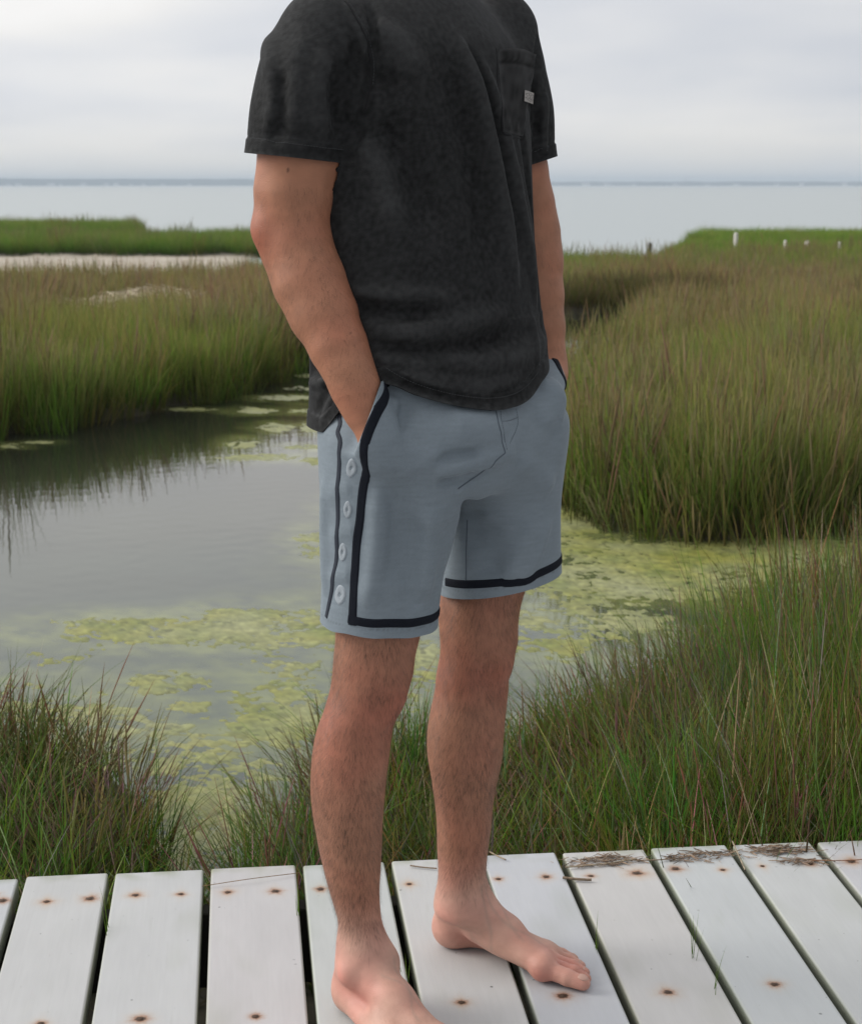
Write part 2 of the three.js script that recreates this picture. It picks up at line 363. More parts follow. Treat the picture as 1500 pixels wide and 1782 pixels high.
field('left_marsh_grass', 'olive and brown marsh grass across the left bank of the creek, behind its grassy edge', (D) => -0.6 * D, () => -0.2, 10, 26, 11, (x, z) => colOf(x, -z) < 760 && !(hypotEll(x, z, wrackSpots) < 1), (x, D, s, r) => {
  const p = patchy(x, D), mid = sstep(13.5, 16, D + p) * (1 - sstep(21, 24, D + p * 1.5));
  return { brown: clamp(0.2 + 0.42 * mid + p * 0.4, 0.04, 0.75), fresh: clamp(0.22 - 0.2 * mid + (s < 0.8 ? 0.25 : 0) + (D > 22 ? 0.35 : 0)), tone: [1.04 + 0.1 * mid, 1.0, 0.88 + 0.1 * mid], tall: lerp(0.95, 0.8, sstep(12, 22, D)) };
});
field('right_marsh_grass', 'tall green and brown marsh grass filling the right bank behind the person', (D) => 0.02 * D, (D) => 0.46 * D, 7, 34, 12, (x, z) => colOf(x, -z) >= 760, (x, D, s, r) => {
  const p = patchy(x + 9, D), band = sstep(13, 16, D + p * 1.2) * (1 - sstep(25, 28, D)), low = sstep(10.5, 9, D + p);
  return { brown: clamp(0.16 + 0.36 * band + 0.2 * low + p * 0.42, 0.03, 0.75), fresh: clamp(0.2 - 0.18 * band + (s < 0.7 ? 0.3 : 0) + (D > 26 ? 0.5 : 0)), tone: [0.95 + 0.1 * band, 0.94, 0.82 + 0.1 * band].map((t) => t * (s < 0.9 && D > 18 && D < 23 ? 0.5 : 1)), tall: lerp(0.92, 0.64, sstep(12, 24, D)) };  // shade on the far bank of the inlet is painted into the grass tone
});
const lush = (tall, tone = [1, 1, 1]) => (x, D, s, r) => ({ brown: clamp(0.06 + patchy(x, D) * 0.2, 0, 0.4), fresh: 0.72, tone, tall });
field('far_bank_grass', 'green grass on the dark-footed bank behind the sand flat at far left', (D) => -0.46 * D, () => -3.2, 37, 46.5, 13, (x, z) => colOf(x, -z) < 490, lush(0.74, [0.85, 0.95, 0.8]));
field('left_point_grass', 'low green grassy point jutting into the bay at far left', (D) => -0.4 * D, () => -8, 51, 58.5, 14, (x, z) => colOf(x, -z) < 262, lush(0.78, [0.95, 1.05, 0.85]));
field('right_point_grass', 'bright green grassy rise at the bay edge behind the white post at right', (D) => 0.12 * D, (D) => 0.4 * D, 34, 49.5, 15, (x, z) => colOf(x, -z) > 1120, (x, D, s, r) => ({ brown: clamp(patchy(x, D) * 0.3, 0, 0.3) * (D < 40 ? 1 : 0.2), fresh: 0.8, tone: [1.0, 1.1, 0.85], tall: 0.42 + 0.22 * sstep(41, 44, D) }));
// near bank: fine tufts, every blade shaped, between the boardwalk and the water
const SLOPE = 0.03, YAW = (6.3 * Math.PI) / 180;
const deckU = V(-Math.sin(YAW), SLOPE * Math.cos(YAW), -Math.cos(YAW)).normalize(), deckN = V(0, 1, SLOPE).normalize(), deckW = V(0, 0, 0).crossVectors(deckU, deckN).normalize();
const deckO = V(0, 0, -2.5);
const deckY = (x, z) => SLOPE * (-z - 2.5);
const deckPt = (px, py) => { const p = onPlane(px, py, 0, SLOPE).sub(deckO); return [p.dot(deckW), -p.dot(deckU)]; };
const EDGE = deckPt(750, 1493)[1];
const deckZ = (x, z) => -V(x, deckY(x, z), z).sub(deckO).dot(deckU);
function nearField(name, label, pc0, pc1, seed, tallOf, brownOf, density = 0.043) {
  const r = rng(seed), lists = [0, 1, 2].map(() => [[], [], []]), g = groupAt(name);
  tag(g, label, 'marsh grass', null, 'stuff');
  for (let D = 2.85; D < 7.6; D += density) for (let x = -0.46 * D; x < 0.46 * D; x += density) {
    const X = x + (r() - 0.5) * density * 1.6, Z = -D - (r() - 0.5) * density * 1.6, pc = colOf(X, -Z), s = inland(X, Z);
    if (pc < pc0 || pc >= pc1 || s < -0.05 || deckZ(X, Z) > EDGE - 0.035 || -Z > 5.6) continue;
    if (r() > (pc < 400 ? 0.42 : pc < 800 ? 0.58 : 0.86) - (s < 0.1 ? 0.3 : 0)) continue;
    const b = brownOf(X, Z, pc), u = r(), k = u < b ? 1 : u < b + 0.05 ? 2 : 0, fr = sstep(EDGE - 0.45, EDGE - 0.05, deckZ(X, Z));
    lists[(r() * 3) | 0][k].push([X, landHeight(X, Z), Z, 0.9 + 0.3 * r(), tallOf(pc, X, Z) * (0.8 + 0.4 * r()) * (1 - 0.25 * fr), [0.68, 0.66, 0.64].map((t) => t * (0.55 + 0.75 * r())), -0.12 * r() * (1 - fr), (r() - 0.5) * 0.2]);
  }
  lists.forEach((l, v) => l.forEach((q, k) => plant(g, ['green_blades', 'seed_stalks', 'dry_blades'][k], nearKinds[v][k], q)));
}
nearField('near_left_grass', 'clump of green and brown grass against the boardwalk edge at far left', -400, 345, 31, (pc, x, z) => (0.43 + 0.05 * sstep(260, 60, pc) - 0.3 * sstep(270, 340, pc)) * (1 + 0.35 * nz(x * 5, 3, z * 5)), (x, z, pc) => 0.5 + nz(x * 3, 2, z * 3) * 0.5);
nearField('near_middle_grass', 'grass clump behind the boardwalk around the bare legs', 400, 800, 32, (pc, x, z) => 0.52 * (1 + 0.3 * nz(x * 5, 3, z * 5)), (x, z, pc) => 0.4 + nz(x * 3, 5, z * 3) * 0.4);
nearField('near_right_grass', 'thick tall green grass along the boardwalk at right of the bare legs', 800, 2400, 33, (pc, x, z) => (0.42 + 0.5 * sstep(860, 1480, pc)) * (1 + 0.25 * nz(x * 2.2, 8, z * 2.2)), (x, z, pc) => 0.36 + nz(x * 2.5, 9, z * 2.5) * 0.7);

// dry litter: flattened straw on the left marsh
const straw = std({ vertexColors: true, roughness: 0.9 });
function sticks(list) { // [x, y, z, yaw, pitch, length, radius, [r, g, b]]
  const p = [], n = [], c = [], ix = [];
  for (const [x, y, z, yaw, pit, len, rad, col] of list) {
    const d = V(Math.cos(yaw) * Math.cos(pit), Math.sin(pit), Math.sin(yaw) * Math.cos(pit)), a = V(-d.z, 0, d.x).normalize(), b = V(0, 0, 0).crossVectors(d, a), at = p.length / 3;
    for (const e of [-0.5, 0, 0.5]) for (let k = 0; k < 5; k++) {
      const q = (k / 5) * 6.283, u = a.clone().multiplyScalar(Math.cos(q)).addScaledVector(b, Math.sin(q)), R = rad * (e ? 0.72 : 1), bow = e ? 0 : len * 0.03;
      p.push(x + d.x * e * len + u.x * R + a.x * bow, y + d.y * e * len + u.y * R, z + d.z * e * len + u.z * R + a.z * bow); n.push(u.x, u.y, u.z); c.push(...col);
    }
    for (let e = 0; e < 2; e++) for (let k = 0; k < 5; k++) { const A = at + e * 5 + k, B = at + e * 5 + ((k + 1) % 5); ix.push(A, B, A + 5, B, B + 5, A + 5); }
  }
  return buffer(p, n, ix, c);
}
wrackSpots.forEach(([cx, cz, rx, rz], i) => {
  const r = rng(60 + i), l = [];
  for (let k = 0; k < 900 * rx; k++) {
    const a = r() * 6.283, d = Math.sqrt(r()), v = 0.7 + r() * 0.5;
    l.push([cx + Math.cos(a) * d * rx, 0.02 + r() * 0.14 + landHeight(cx, cz) + 0.2, cz + Math.sin(a) * d * rz, r() * 6.283, (r() - 0.5) * 0.5, 0.12 + r() * 0.4, 0.004 + r() * 0.005, [0.5 * v, 0.42 * v, 0.31 * v]]);
  }
  tag(mesh('dead_reeds', sticks(l), straw), ['largest patch of flattened dead reeds in the left marsh grass', 'small pale patch of dead reeds left of the largest one', 'small patch of dead reeds nearer the person in the left marsh', 'bleached bit of dead reed at the creek corner by the right forearm'][i], 'dead reeds', null, 'stuff');
});

// ---------------------------------------------------------------- posts in the marsh
{
  const wood = std({ color: rgb(0.62, 0.6, 0.55), roughness: 0.9 }), dark = std({ color: rgb(0.09, 0.08, 0.075) });
  const post = (px, py, D, w, h, m, label, lean = 0) => {
    const x = ((px - 750) / 2950) * D, o = groupAt('wooden_post', V(x, -0.25, -D));
    const g = new THREE.LatheGeometry([[0, -0.3], [0.5, -0.3], [0.5, 0.5], [0.47, 0.94], [0.36, 1], [0, 1.01]].map(([a, b]) => new THREE.Vector2(a * w, b * h)), 9);
    const p = g.attributes.position; for (let i = 0; i < p.count; i++) { const f = 1 + 0.12 * nz(p.getX(i) * 30, p.getY(i) * 5, p.getZ(i) * 30 + px); p.setX(i, p.getX(i) * f); p.setZ(i, p.getZ(i) * f); }
    g.computeVertexNormals();
    mesh('shaft', g, m, o);
    const c = new THREE.CylinderGeometry(w * 0.3, w * 0.46, 0.02, 9); c.translate(0, h * 1.01, 0); mesh('top', c, m, o);
    o.rotation.z = lean;
    tag(o, label, 'post');
  };
  post(1265, 408, 38, 0.1, 0.42, wood, 'tall white wooden post at the bay edge of the right marsh');
  post(1350, 418, 36, 0.08, 0.32, wood, 'short pale stump, first to the right of the tall white post', 0.05);
  post(1384, 424, 35, 0.09, 0.34, wood, 'shortest pale stump, between two others right of the white post', -0.06);
  post(1441, 423, 34.5, 0.07, 0.33, wood, 'pale stump farthest right from the tall white post', 0.04);
  post(1120, 413, 31.5, 0.07, 0.42, dark, 'thin dark stake at the water edge left of the right point');
}

// ---------------------------------------------------------------- boardwalk
const gapPx = [[40, 1525], [195, 1520], [361, 1512], [521, 1505], [676, 1504], [834, 1494], [974, 1487], [1129, 1481], [1272, 1475], [1414, 1463]];
const gaps = gapPx.map(([a, b]) => deckPt(a, b)[0]);
const PITCHW = (gaps[9] - gaps[0]) / 9;
for (let i = 0; i < 5; i++) { gaps.unshift(gaps[0] - PITCHW); gaps.push(gaps[gaps.length - 1] + PITCHW); }
const rustPx = [[5, 1566, 1.3], [82, 1568, 0.9], [157, 1563, 1.2], [236, 1557, 0.9], [315, 1555, 0.8], [397, 1552, 0.9], [480, 1550, 1], [558, 1546, 1], [712, 1538, 0.6], [867, 1529, 0.9], [950, 1525, 1.1], [1028, 1523, 0.9], [1108, 1518, 1.2], [1175, 1511, 1.1], [1257, 1513, 0.8], [1326, 1506, 0.5], [1408, 1502, 1.1], [1481, 1498, 1.2], [72, 1780, 0.9], [245, 1772, 1.4], [445, 1768, 1], [803, 1744, 1.1], [979, 1732, 1.1], [1162, 1725, 1.1], [1347, 1712, 1.1]];
const rust = rustPx.map(([a, b, s]) => [...deckPt(a, b), s]);
const deck = groupAt('boardwalk');
deck.matrixAutoUpdate = true;
deck.quaternion.setFromRotationMatrix(new THREE.Matrix4().makeBasis(deckW, deckN, deckU.clone().negate()));
deck.position.copy(deckO);
tag(deck, 'white painted plank boardwalk with rusty screws that the person stands on', 'boardwalk');
{
  const LEN = 2.2, T = 0.038, screwG = new THREE.LatheGeometry([[0, 0.0012], [0.0022, 0.0011], [0.0036, 0.0006], [0.004, 0]].map(([x, y]) => new THREE.Vector2(x, y)), 12);
  const screwM = std({ color: rgb(0.075, 0.045, 0.03), roughness: 0.75, metalness: 0.3 });
  const grainT = noiseTex(256, (u, v) => 0.5 + 0.35 * nz(u * 40, v * 3, 0.5) + 0.2 * nz(u * 90, v * 8, 2.5) + 0.15 * nz(u * 17, v * 17, 7));
  for (let i = 0; i < gaps.length - 1; i++) {
    const g0 = gaps[i] + 0.0065, g1 = gaps[i + 1] - 0.0065, w = g1 - g0, cx = (g0 + g1) / 2, r = rng(900 + i), z0 = EDGE + (r() - 0.5) * 0.008 + nz(i * 0.7, 1, 1) * 0.006;
    const mine = rust.filter(([x, z]) => x > g0 && x < g1).map(([x, z, s]) => [x, z, s * (0.85 + 0.3 * r())]);
    if (!mine.length || i < 5 || i > 14) mine.push([cx - 0.035, EDGE + 0.07, 1], [cx + 0.035, EDGE + 0.07, 1], [cx + 0.01, EDGE + 0.42, 1]);
    mine.push([cx - 0.03, EDGE + 1.1, 1], [cx + 0.035, EDGE + 1.1, 1], [cx, EDGE + 1.75, 1]);
    const tw = 144, th = 2048, d = new Uint8Array(tw * th * 4), tint = [0.462 + (r() - 0.5) * 0.03 + 0.003 * (i > 8), 0.472 + (r() - 0.5) * 0.02, 0.48 + (r() - 0.5) * 0.03 - 0.004 * (i > 8)];
    const specks = []; for (let k = 0; k < 26; k++) specks.push([g0 + r() * w, z0 + r() * LEN, 0.0007 + r() * r() * 0.002, 0.2 + r() * 0.5]);
    const toS = (v) => 255 * (v <= 0.0031308 ? v * 12.92 : 1.055 * Math.pow(v, 1 / 2.4) - 0.055);
    for (let y = 0; y < th; y++) for (let x = 0; x < tw; x++) {
      const X = g0 + ((x + 0.5) / tw) * w, Z = z0 + ((y + 0.5) / th) * LEN;
      let c = tint.slice();
      if (y < 1100) {
        const f = 1 + 0.022 * nz(X * 60, i * 3, Z * 4) + 0.05 * nz(X * 14, i * 7, Z * 9) + 0.03 * nz(X * 160, i, Z * 20), ed = Math.min(X - g0, g1 - X), grime = sstep(0.006, 0, ed) * 0.25 + sstep(0.05, 0, Z - z0) * clamp(0.16 + 0.6 * nz(X * 30, i, Z * 30)) + clamp(fbm(X * 8, i * 2 + 40, Z * 3.2, 3) - 0.1) * 0.55 + clamp(nz(X * 90, i + 3, Z * 11) - 0.45) * 0.25;
        c = [c[0] * f * (1 - grime * 0.55), c[1] * f * (1 - grime * 0.5), c[2] * f * (1 - grime * 0.75)];
        const scr = nz(X * 220 + Z * 40, 3 + i, Z * 7); if (scr > 0.78) c = c.map((v) => v * 0.92);
      }
      for (const [sx, sz, sr, k] of specks) { const q = Math.hypot(X - sx, Z - sz); if (q < sr) c = c.map((v) => v * (1 - k)); }
      for (const [sx, sz, s] of mine) {
        const dx = X - sx, dz = Z - sz; if (Math.abs(dx) > 0.035 || Math.abs(dz) > 0.035) continue;
        const an = Math.atan2(dz, dx), q = (Math.hypot(dx * 0.86, dz * 0.95) / s) * (1 + 0.28 * nz(Math.cos(an) * 1.6 + sx * 50, Math.sin(an) * 1.6, sz * 40) + 0.22 * nz(X * 260, 1, Z * 260));
        const tail = 1 + 0.7 * nz(sx * 31, 4, sz * 27), halo = Math.exp(-Math.pow(q / (0.0145 * tail), 2)) * (0.45 + 0.3 * nz(sx * 50, 9, sz * 40)) + 0.22 * Math.exp(-Math.pow(dx / 0.006, 2)) * Math.exp(-Math.abs(dz) / 0.02) * tail, ring = Math.exp(-Math.pow(q / 0.009, 2.4)) * 0.92, core = sstep(0.0068, 0.0038, q);
        c = [lerp(c[0], 0.5, halo), lerp(c[1], 0.33, halo), lerp(c[2], 0.18, halo)];
        c = [lerp(c[0], 0.27, ring), lerp(c[1], 0.105, ring), lerp(c[2], 0.04, ring)];
        c = [lerp(c[0], 0.06, core), lerp(c[1], 0.035, core), lerp(c[2], 0.022, core)];
      }
      const o = (y * tw + x) * 4; for (let e = 0; e < 3; e++) d[o + e] = toS(clamp(c[e])); d[o + 3] = 255;
    }
    const tex = new THREE.DataTexture(d, tw, th); tex.colorSpace = THREE.SRGBColorSpace; tex.magFilter = THREE.LinearFilter; tex.minFilter = THREE.LinearFilter; tex.needsUpdate = true;
    const g = new RoundedBoxGeometry(w, T, LEN, 3, 0.0045), p = g.attributes.position, n = g.attributes.normal, uv = g.attributes.uv, col = new Float32Array(p.count * 3);
    for (let k = 0; k < p.count; k++) {
      uv.setXY(k, p.getX(k) / w + 0.5, p.getZ(k) / LEN + 0.5);
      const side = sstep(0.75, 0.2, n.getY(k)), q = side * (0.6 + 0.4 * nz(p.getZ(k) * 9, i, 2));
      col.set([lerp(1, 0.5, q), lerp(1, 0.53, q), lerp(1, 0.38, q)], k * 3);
    }
    g.setAttribute('color', new THREE.BufferAttribute(col, 3));
    const bump = grainT.clone(); bump.repeat.set(1, 6); bump.offset.set(0, r()); bump.needsUpdate = true;
    const m = new THREE.MeshPhysicalMaterial({ map: tex, vertexColors: true, roughness: 0.5, bumpMap: grainT, bumpScale: 0.0001, specularIntensity: 0.5 });
    const pl = mesh('plank', g, m, deck);
    pl.position.set(cx, -T / 2 - 0.0004 - r() * 0.0012, z0 + LEN / 2);
    for (const [sx, sz] of mine) { const s = mesh('screw', screwG, screwM, pl); s.position.set(sx - cx, T / 2, sz - z0 - LEN / 2); }
  }
  const beamM = std({ color: rgb(0.07, 0.065, 0.05), roughness: 0.95 });
  const span = gaps[gaps.length - 1] - gaps[0];
  for (const z of [EDGE + 0.075, EDGE + 1.1]) {
    const b = new RoundedBoxGeometry(span, 0.14, 0.04, 2, 0.004); const o = mesh('joist', b, beamM, deck);
    o.position.set((gaps[0] + gaps[gaps.length - 1]) / 2, -0.112, z);
  }
  for (const x of [gaps[2], gaps[9], gaps[17]]) { const c = new THREE.CylinderGeometry(0.06, 0.065, 0.9, 12); const o = mesh('piling', c, beamM, deck); o.position.set(x, -0.6, EDGE + 0.17); }
}
// on a plank: a world point on the deck
const onDeck = (px, py, up = 0) => { const p = onPlane(px, py, 0, SLOPE); p.y += up; return p; };
[[1052, 1499, 0.062, 0.02, 150, 'heap of broken brown reed stems on the third plank from the right foot'], [1212, 1491, 0.06, 0.02, 110, 'scattered brown reed stems on the plank left of the largest litter heap'], [1352, 1480, 0.055, 0.022, 140, 'broad heap of dead reed stems at the plank end near the right edge'], [1392, 1500, 0.035, 0.012, 45, 'small strip of reed crumbs beside a rusty screw near the right edge']].forEach(([px, py, rx, rz, n, label], i) => {
  const r = rng(70 + i), l = [], c = onDeck(px, py);
  for (let k = 0; k < n; k++) {
    const a = r() * 6.283, d = Math.pow(r(), 0.6) * (r() < 0.2 ? 1.6 : 1.05), x = c.x + Math.cos(a) * d * rx, z = c.z + Math.sin(a) * d * rz - Math.cos(a) * d * rx * 0.11, v = 0.6 + r() * 0.9, dk = r() < 0.3 ? 0.45 : 1;
    l.push([x, deckY(x, z) + 0.0012 + Math.max(0, 1 - d) * r() * 0.006, z, (r() - 0.5) * 2.2 + (r() < 0.5 ? 0 : 3.1), (r() - 0.5) * 0.16, 0.006 + r() * r() * 0.045, 0.0004 + r() * 0.0008, [0.26 * v * dk, 0.185 * v * dk, 0.13 * v * dk]]);
  }
  tag(mesh('reed_litter', sticks(l), straw), label, 'reed litter', null, 'stuff');
});
const stem = (name, label, cat, a, b, rad, col, lift = 0.003, arc = 0) => {
  const A = onDeck(...a), B = onDeck(...b), M = A.clone().lerp(B, 0.5); A.y += lift; B.y += lift; M.y += lift + arc; M.z += (B.x - A.x) * 0.04;
  const g = new THREE.TubeGeometry(new THREE.CatmullRomCurve3([A, M, B]), 24, rad, 6), c = new Float32Array(g.attributes.position.count * 3), p = g.attributes.position;
  for (let k = 0; k < p.count; k++) { const v = 0.75 + 0.5 * nz(p.getX(k) * 200, p.getY(k) * 200, p.getZ(k) * 200); c.set(col.map((e) => e * v), k * 3); }
  g.setAttribute('color', new THREE.BufferAttribute(c, 3));
  tag(mesh(name, g, straw), label, cat);
};
stem('reed_stem', 'short thick dead reed piece lying across the gap right of the toes', 'reed stem', [979, 1530], [1029, 1534], 0.0026, [0.26, 0.19, 0.13]);
stem('reed_stem', 'long thin dead stem along the lower side of the reed heap', 'reed stem', [983, 1512], [1108, 1497], 0.0013, [0.42, 0.34, 0.24]);
stem('reed_stem', 'dead stem bridging the gap between two reed heaps', 'reed stem', [1108, 1500], [1190, 1495], 0.0011, [0.3, 0.22, 0.15]);
stem('reed_stem', 'dead stem standing in the plank gap beside the broad reed heap', 'reed stem', [1274, 1468], [1296, 1518], 0.0013, [0.38, 0.31, 0.22], 0.004);
stem('reed_stem', 'reddish dry stem crossing to the right edge of the boardwalk', 'reed stem', [1405, 1500], [1520, 1497], 0.0009, [0.36, 0.18, 0.1]);
stem('reed_stem', 'dry reed piece behind the left ankle on the plank end', 'reed stem', [714, 1509], [760, 1514], 0.0014, [0.3, 0.22, 0.15]);
stem('reed_stem', 'short dead reed piece right of the left ankle on the plank end', 'reed stem', [852, 1485], [880, 1499], 0.0014, [0.36, 0.28, 0.19]);
stem('loose_grass_blade', 'thin curved grass stem lying over two planks left of the near leg', 'grass stem', [352, 1545], [520, 1522], 0.0007, [0.3, 0.19, 0.1], 0.003, 0.004);
// single blades that grow up through the gaps
[[1205, 1668, 0.075, 'green sprig growing up in the gap right of the toes'], [1036, 1655, 0.05, 'short green sprig in the gap beside the big toe'], [1238, 1720, 0.06, 'thin sprig low in the gap of the second plank right of the foot'], [188, 1620, 0.09, 'bent green sprig in the gap at the left'], [520, 1590, 0.06, 'short sprig in the gap left of the near ankle'], [708, 1690, 0.05, 'short sprig in the gap between the two feet']].forEach(([px, py, h, label], i) => {
  const b = new Blades(), r = rng(300 + i), p = onDeck(px, py);
  for (let k = 0; k < 4; k++) b.add(p.x + (r() - 0.5) * 0.006, p.y - 0.05, p.z + (r() - 0.5) * 0.03, r() * 6.283, (h + 0.05) * (0.6 + 0.5 * r()), 0.06, 0.5 * r(), 0.0018, FRESH, 5);
  tag(mesh('grass_sprig', b.geo(), blade), label, 'grass sprig');
});

// ================================================================ the person
const O = V(0.02, 0, -2.46), LD = V(0.62, 0, -0.785).normalize(), FD = V(0.785, 0, 0.62).normalize(); // left of the body, forward
const bodyAt = (l, y, f) => V(O.x + LD.x * l + FD.x * f, y, O.z + LD.z * l + FD.z * f);
const smin = (a, b, k) => { const h = clamp(0.5 + (0.5 * (b - a)) / k); return lerp(b, a, h) - k * h * (1 - h); };
const smax = (a, b, k) => -smin(-a, -b, k);
function capsule(p, a, b, ra, rb) { // tapered
  const ex = b.x - a.x, ey = b.y - a.y, ez = b.z - a.z, wx = p.x - a.x, wy = p.y - a.y, wz = p.z - a.z, t = clamp((wx * ex + wy * ey + wz * ez) / (ex * ex + ey * ey + ez * ez));
  const dx = wx - ex * t, dy = wy - ey * t, dz = wz - ez * t;
  return Math.sqrt(dx * dx + dy * dy + dz * dz) - lerp(ra, rb, t);
}
const ball = (p, c, r) => Math.hypot(p.x - c.x, p.y - c.y, p.z - c.z) - r;
// a row table sampled by its first column
function rows(list) {
  list.sort((a, b) => a[0] - b[0]);
  return (y) => {
    if (y <= list[0][0]) return list[0];
    for (let i = 1; i < list.length; i++) if (y <= list[i][0]) {
      const a = list[i - 1], b = list[i], t = (y - a[0]) / (b[0] - a[0]), z = list[i - 2] ?? a, w = list[i + 1] ?? b;
      return a.map((v, k) => { // Catmull-Rom with uneven knots
        const m0 = ((b[k] - z[k]) / Math.max(1e-6, b[0] - z[0])) * (b[0] - a[0]), m1 = ((w[k] - a[k]) / Math.max(1e-6, w[0] - a[0])) * (b[0] - a[0]), t2 = t * t, t3 = t2 * t;
        return (2 * t3 - 3 * t2 + 1) * v + (t3 - 2 * t2 + t) * m0 + (-2 * t3 + 3 * t2) * b[k] + (t3 - t2) * m1;
      });
    }
    return list[list.length - 1];
  };
}
// a limb or trouser leg read as outline rows: [row, left column, right column], at depth z
function limbRows(list, z, grow = 0) {
  return rows(list.map(([py, xl, xr, zz, ry]) => { const Z = zz ?? z, c = atZ((xl + xr) / 2, py, Z), d = toPx(c.x, c.y, c.z)[2], r = ((xr - xl) / 2 / FOC) * d; return [c.y, c.x, c.z, r + grow, (r + grow) * (ry ?? 1)]; }));
}
// march the sight line of a column and row on to a body surface
function touch(f, px, py) {
  const r = sight(px, py), p = V(0, 0, 0), at = (t) => f(p.set(r.x * t, EYE + r.y * t, r.z * t));
  let t = 1.75, best = 1e9, bt = t;
  for (; t < 3.3; t += 0.004) { const d = at(t); if (d < best) { best = d; bt = t; } if (d < 0) break; }
  if (t >= 3.3) { t = bt; at(t); return p.clone(); }
  let a = t - 0.004, b = t;
  for (let i = 0; i < 18; i++) { const m = (a + b) / 2; if (at(m) < 0) b = m; else a = m; }
  at(b);
  return p.clone();
}
const gA = V(0, 0, 0);
function grad(f, p, e = 0.0012, out = V(0, 0, 0)) {
  const q = gA, x = p.x, y = p.y, z = p.z;
  const gx = f(q.set(x + e, y, z)) - f(q.set(x - e, y, z)), gy = f(q.set(x, y + e, z)) - f(q.set(x, y - e, z)), gz = f(q.set(x, y, z + e)) - f(q.set(x, y, z - e));
  return out.set(gx, gy, gz).multiplyScalar(0.5 / e);
}
function settle(f, p, lift = 0, n = 3) { // to the surface, then out by lift
  for (let i = 0; i < n; i++) { const g = grad(f, p), L = g.lengthSq(); if (L < 1e-9) break; p.addScaledVector(g, (-(f(p) - (i === n - 1 ? 0 : 0)) / L)); }
  const g = grad(f, p, 0.002).normalize();
  p.addScaledVector(g, lift);
  return [p, g];
}
// folds: soft ridges (a > 0) or creases (a < 0) along lines on the cloth
function folds(base, list, sharp = 1) {
  const all = list.map(([pts, s, a]) => {
    const q = pts.map((v) => (v.isVector3 ? v : touch(base, v[0], v[1]))), box = new THREE.Box3().setFromPoints(q).expandByScalar(s * 2.6);
    return { q, s2: 1 / (2 * s * s * sharp * sharp), a, box };
  });
  return (p) => {
    let d = 0;
    for (const f of all) {
      if (!f.box.containsPoint(p)) continue;
      let best = 1e9, bt = 0; const n = f.q.length - 1;
      for (let i = 0; i < n; i++) {
        const a = f.q[i], b = f.q[i + 1], ex = b.x - a.x, ey = b.y - a.y, ez = b.z - a.z, wx = p.x - a.x, wy = p.y - a.y, wz = p.z - a.z, t = clamp((wx * ex + wy * ey + wz * ez) / (ex * ex + ey * ey + ez * ez));
        const dx = wx - ex * t, dy = wy - ey * t, dz = wz - ez * t, dd = dx * dx + dy * dy + dz * dz;
        if (dd < best) { best = dd; bt = (i + t) / n; }
      }
      d += f.a * Math.exp(-best * f.s2) * Math.min(1, 5 * Math.min(bt, 1 - bt) + 0.12);
    }
    return d;
  };
}
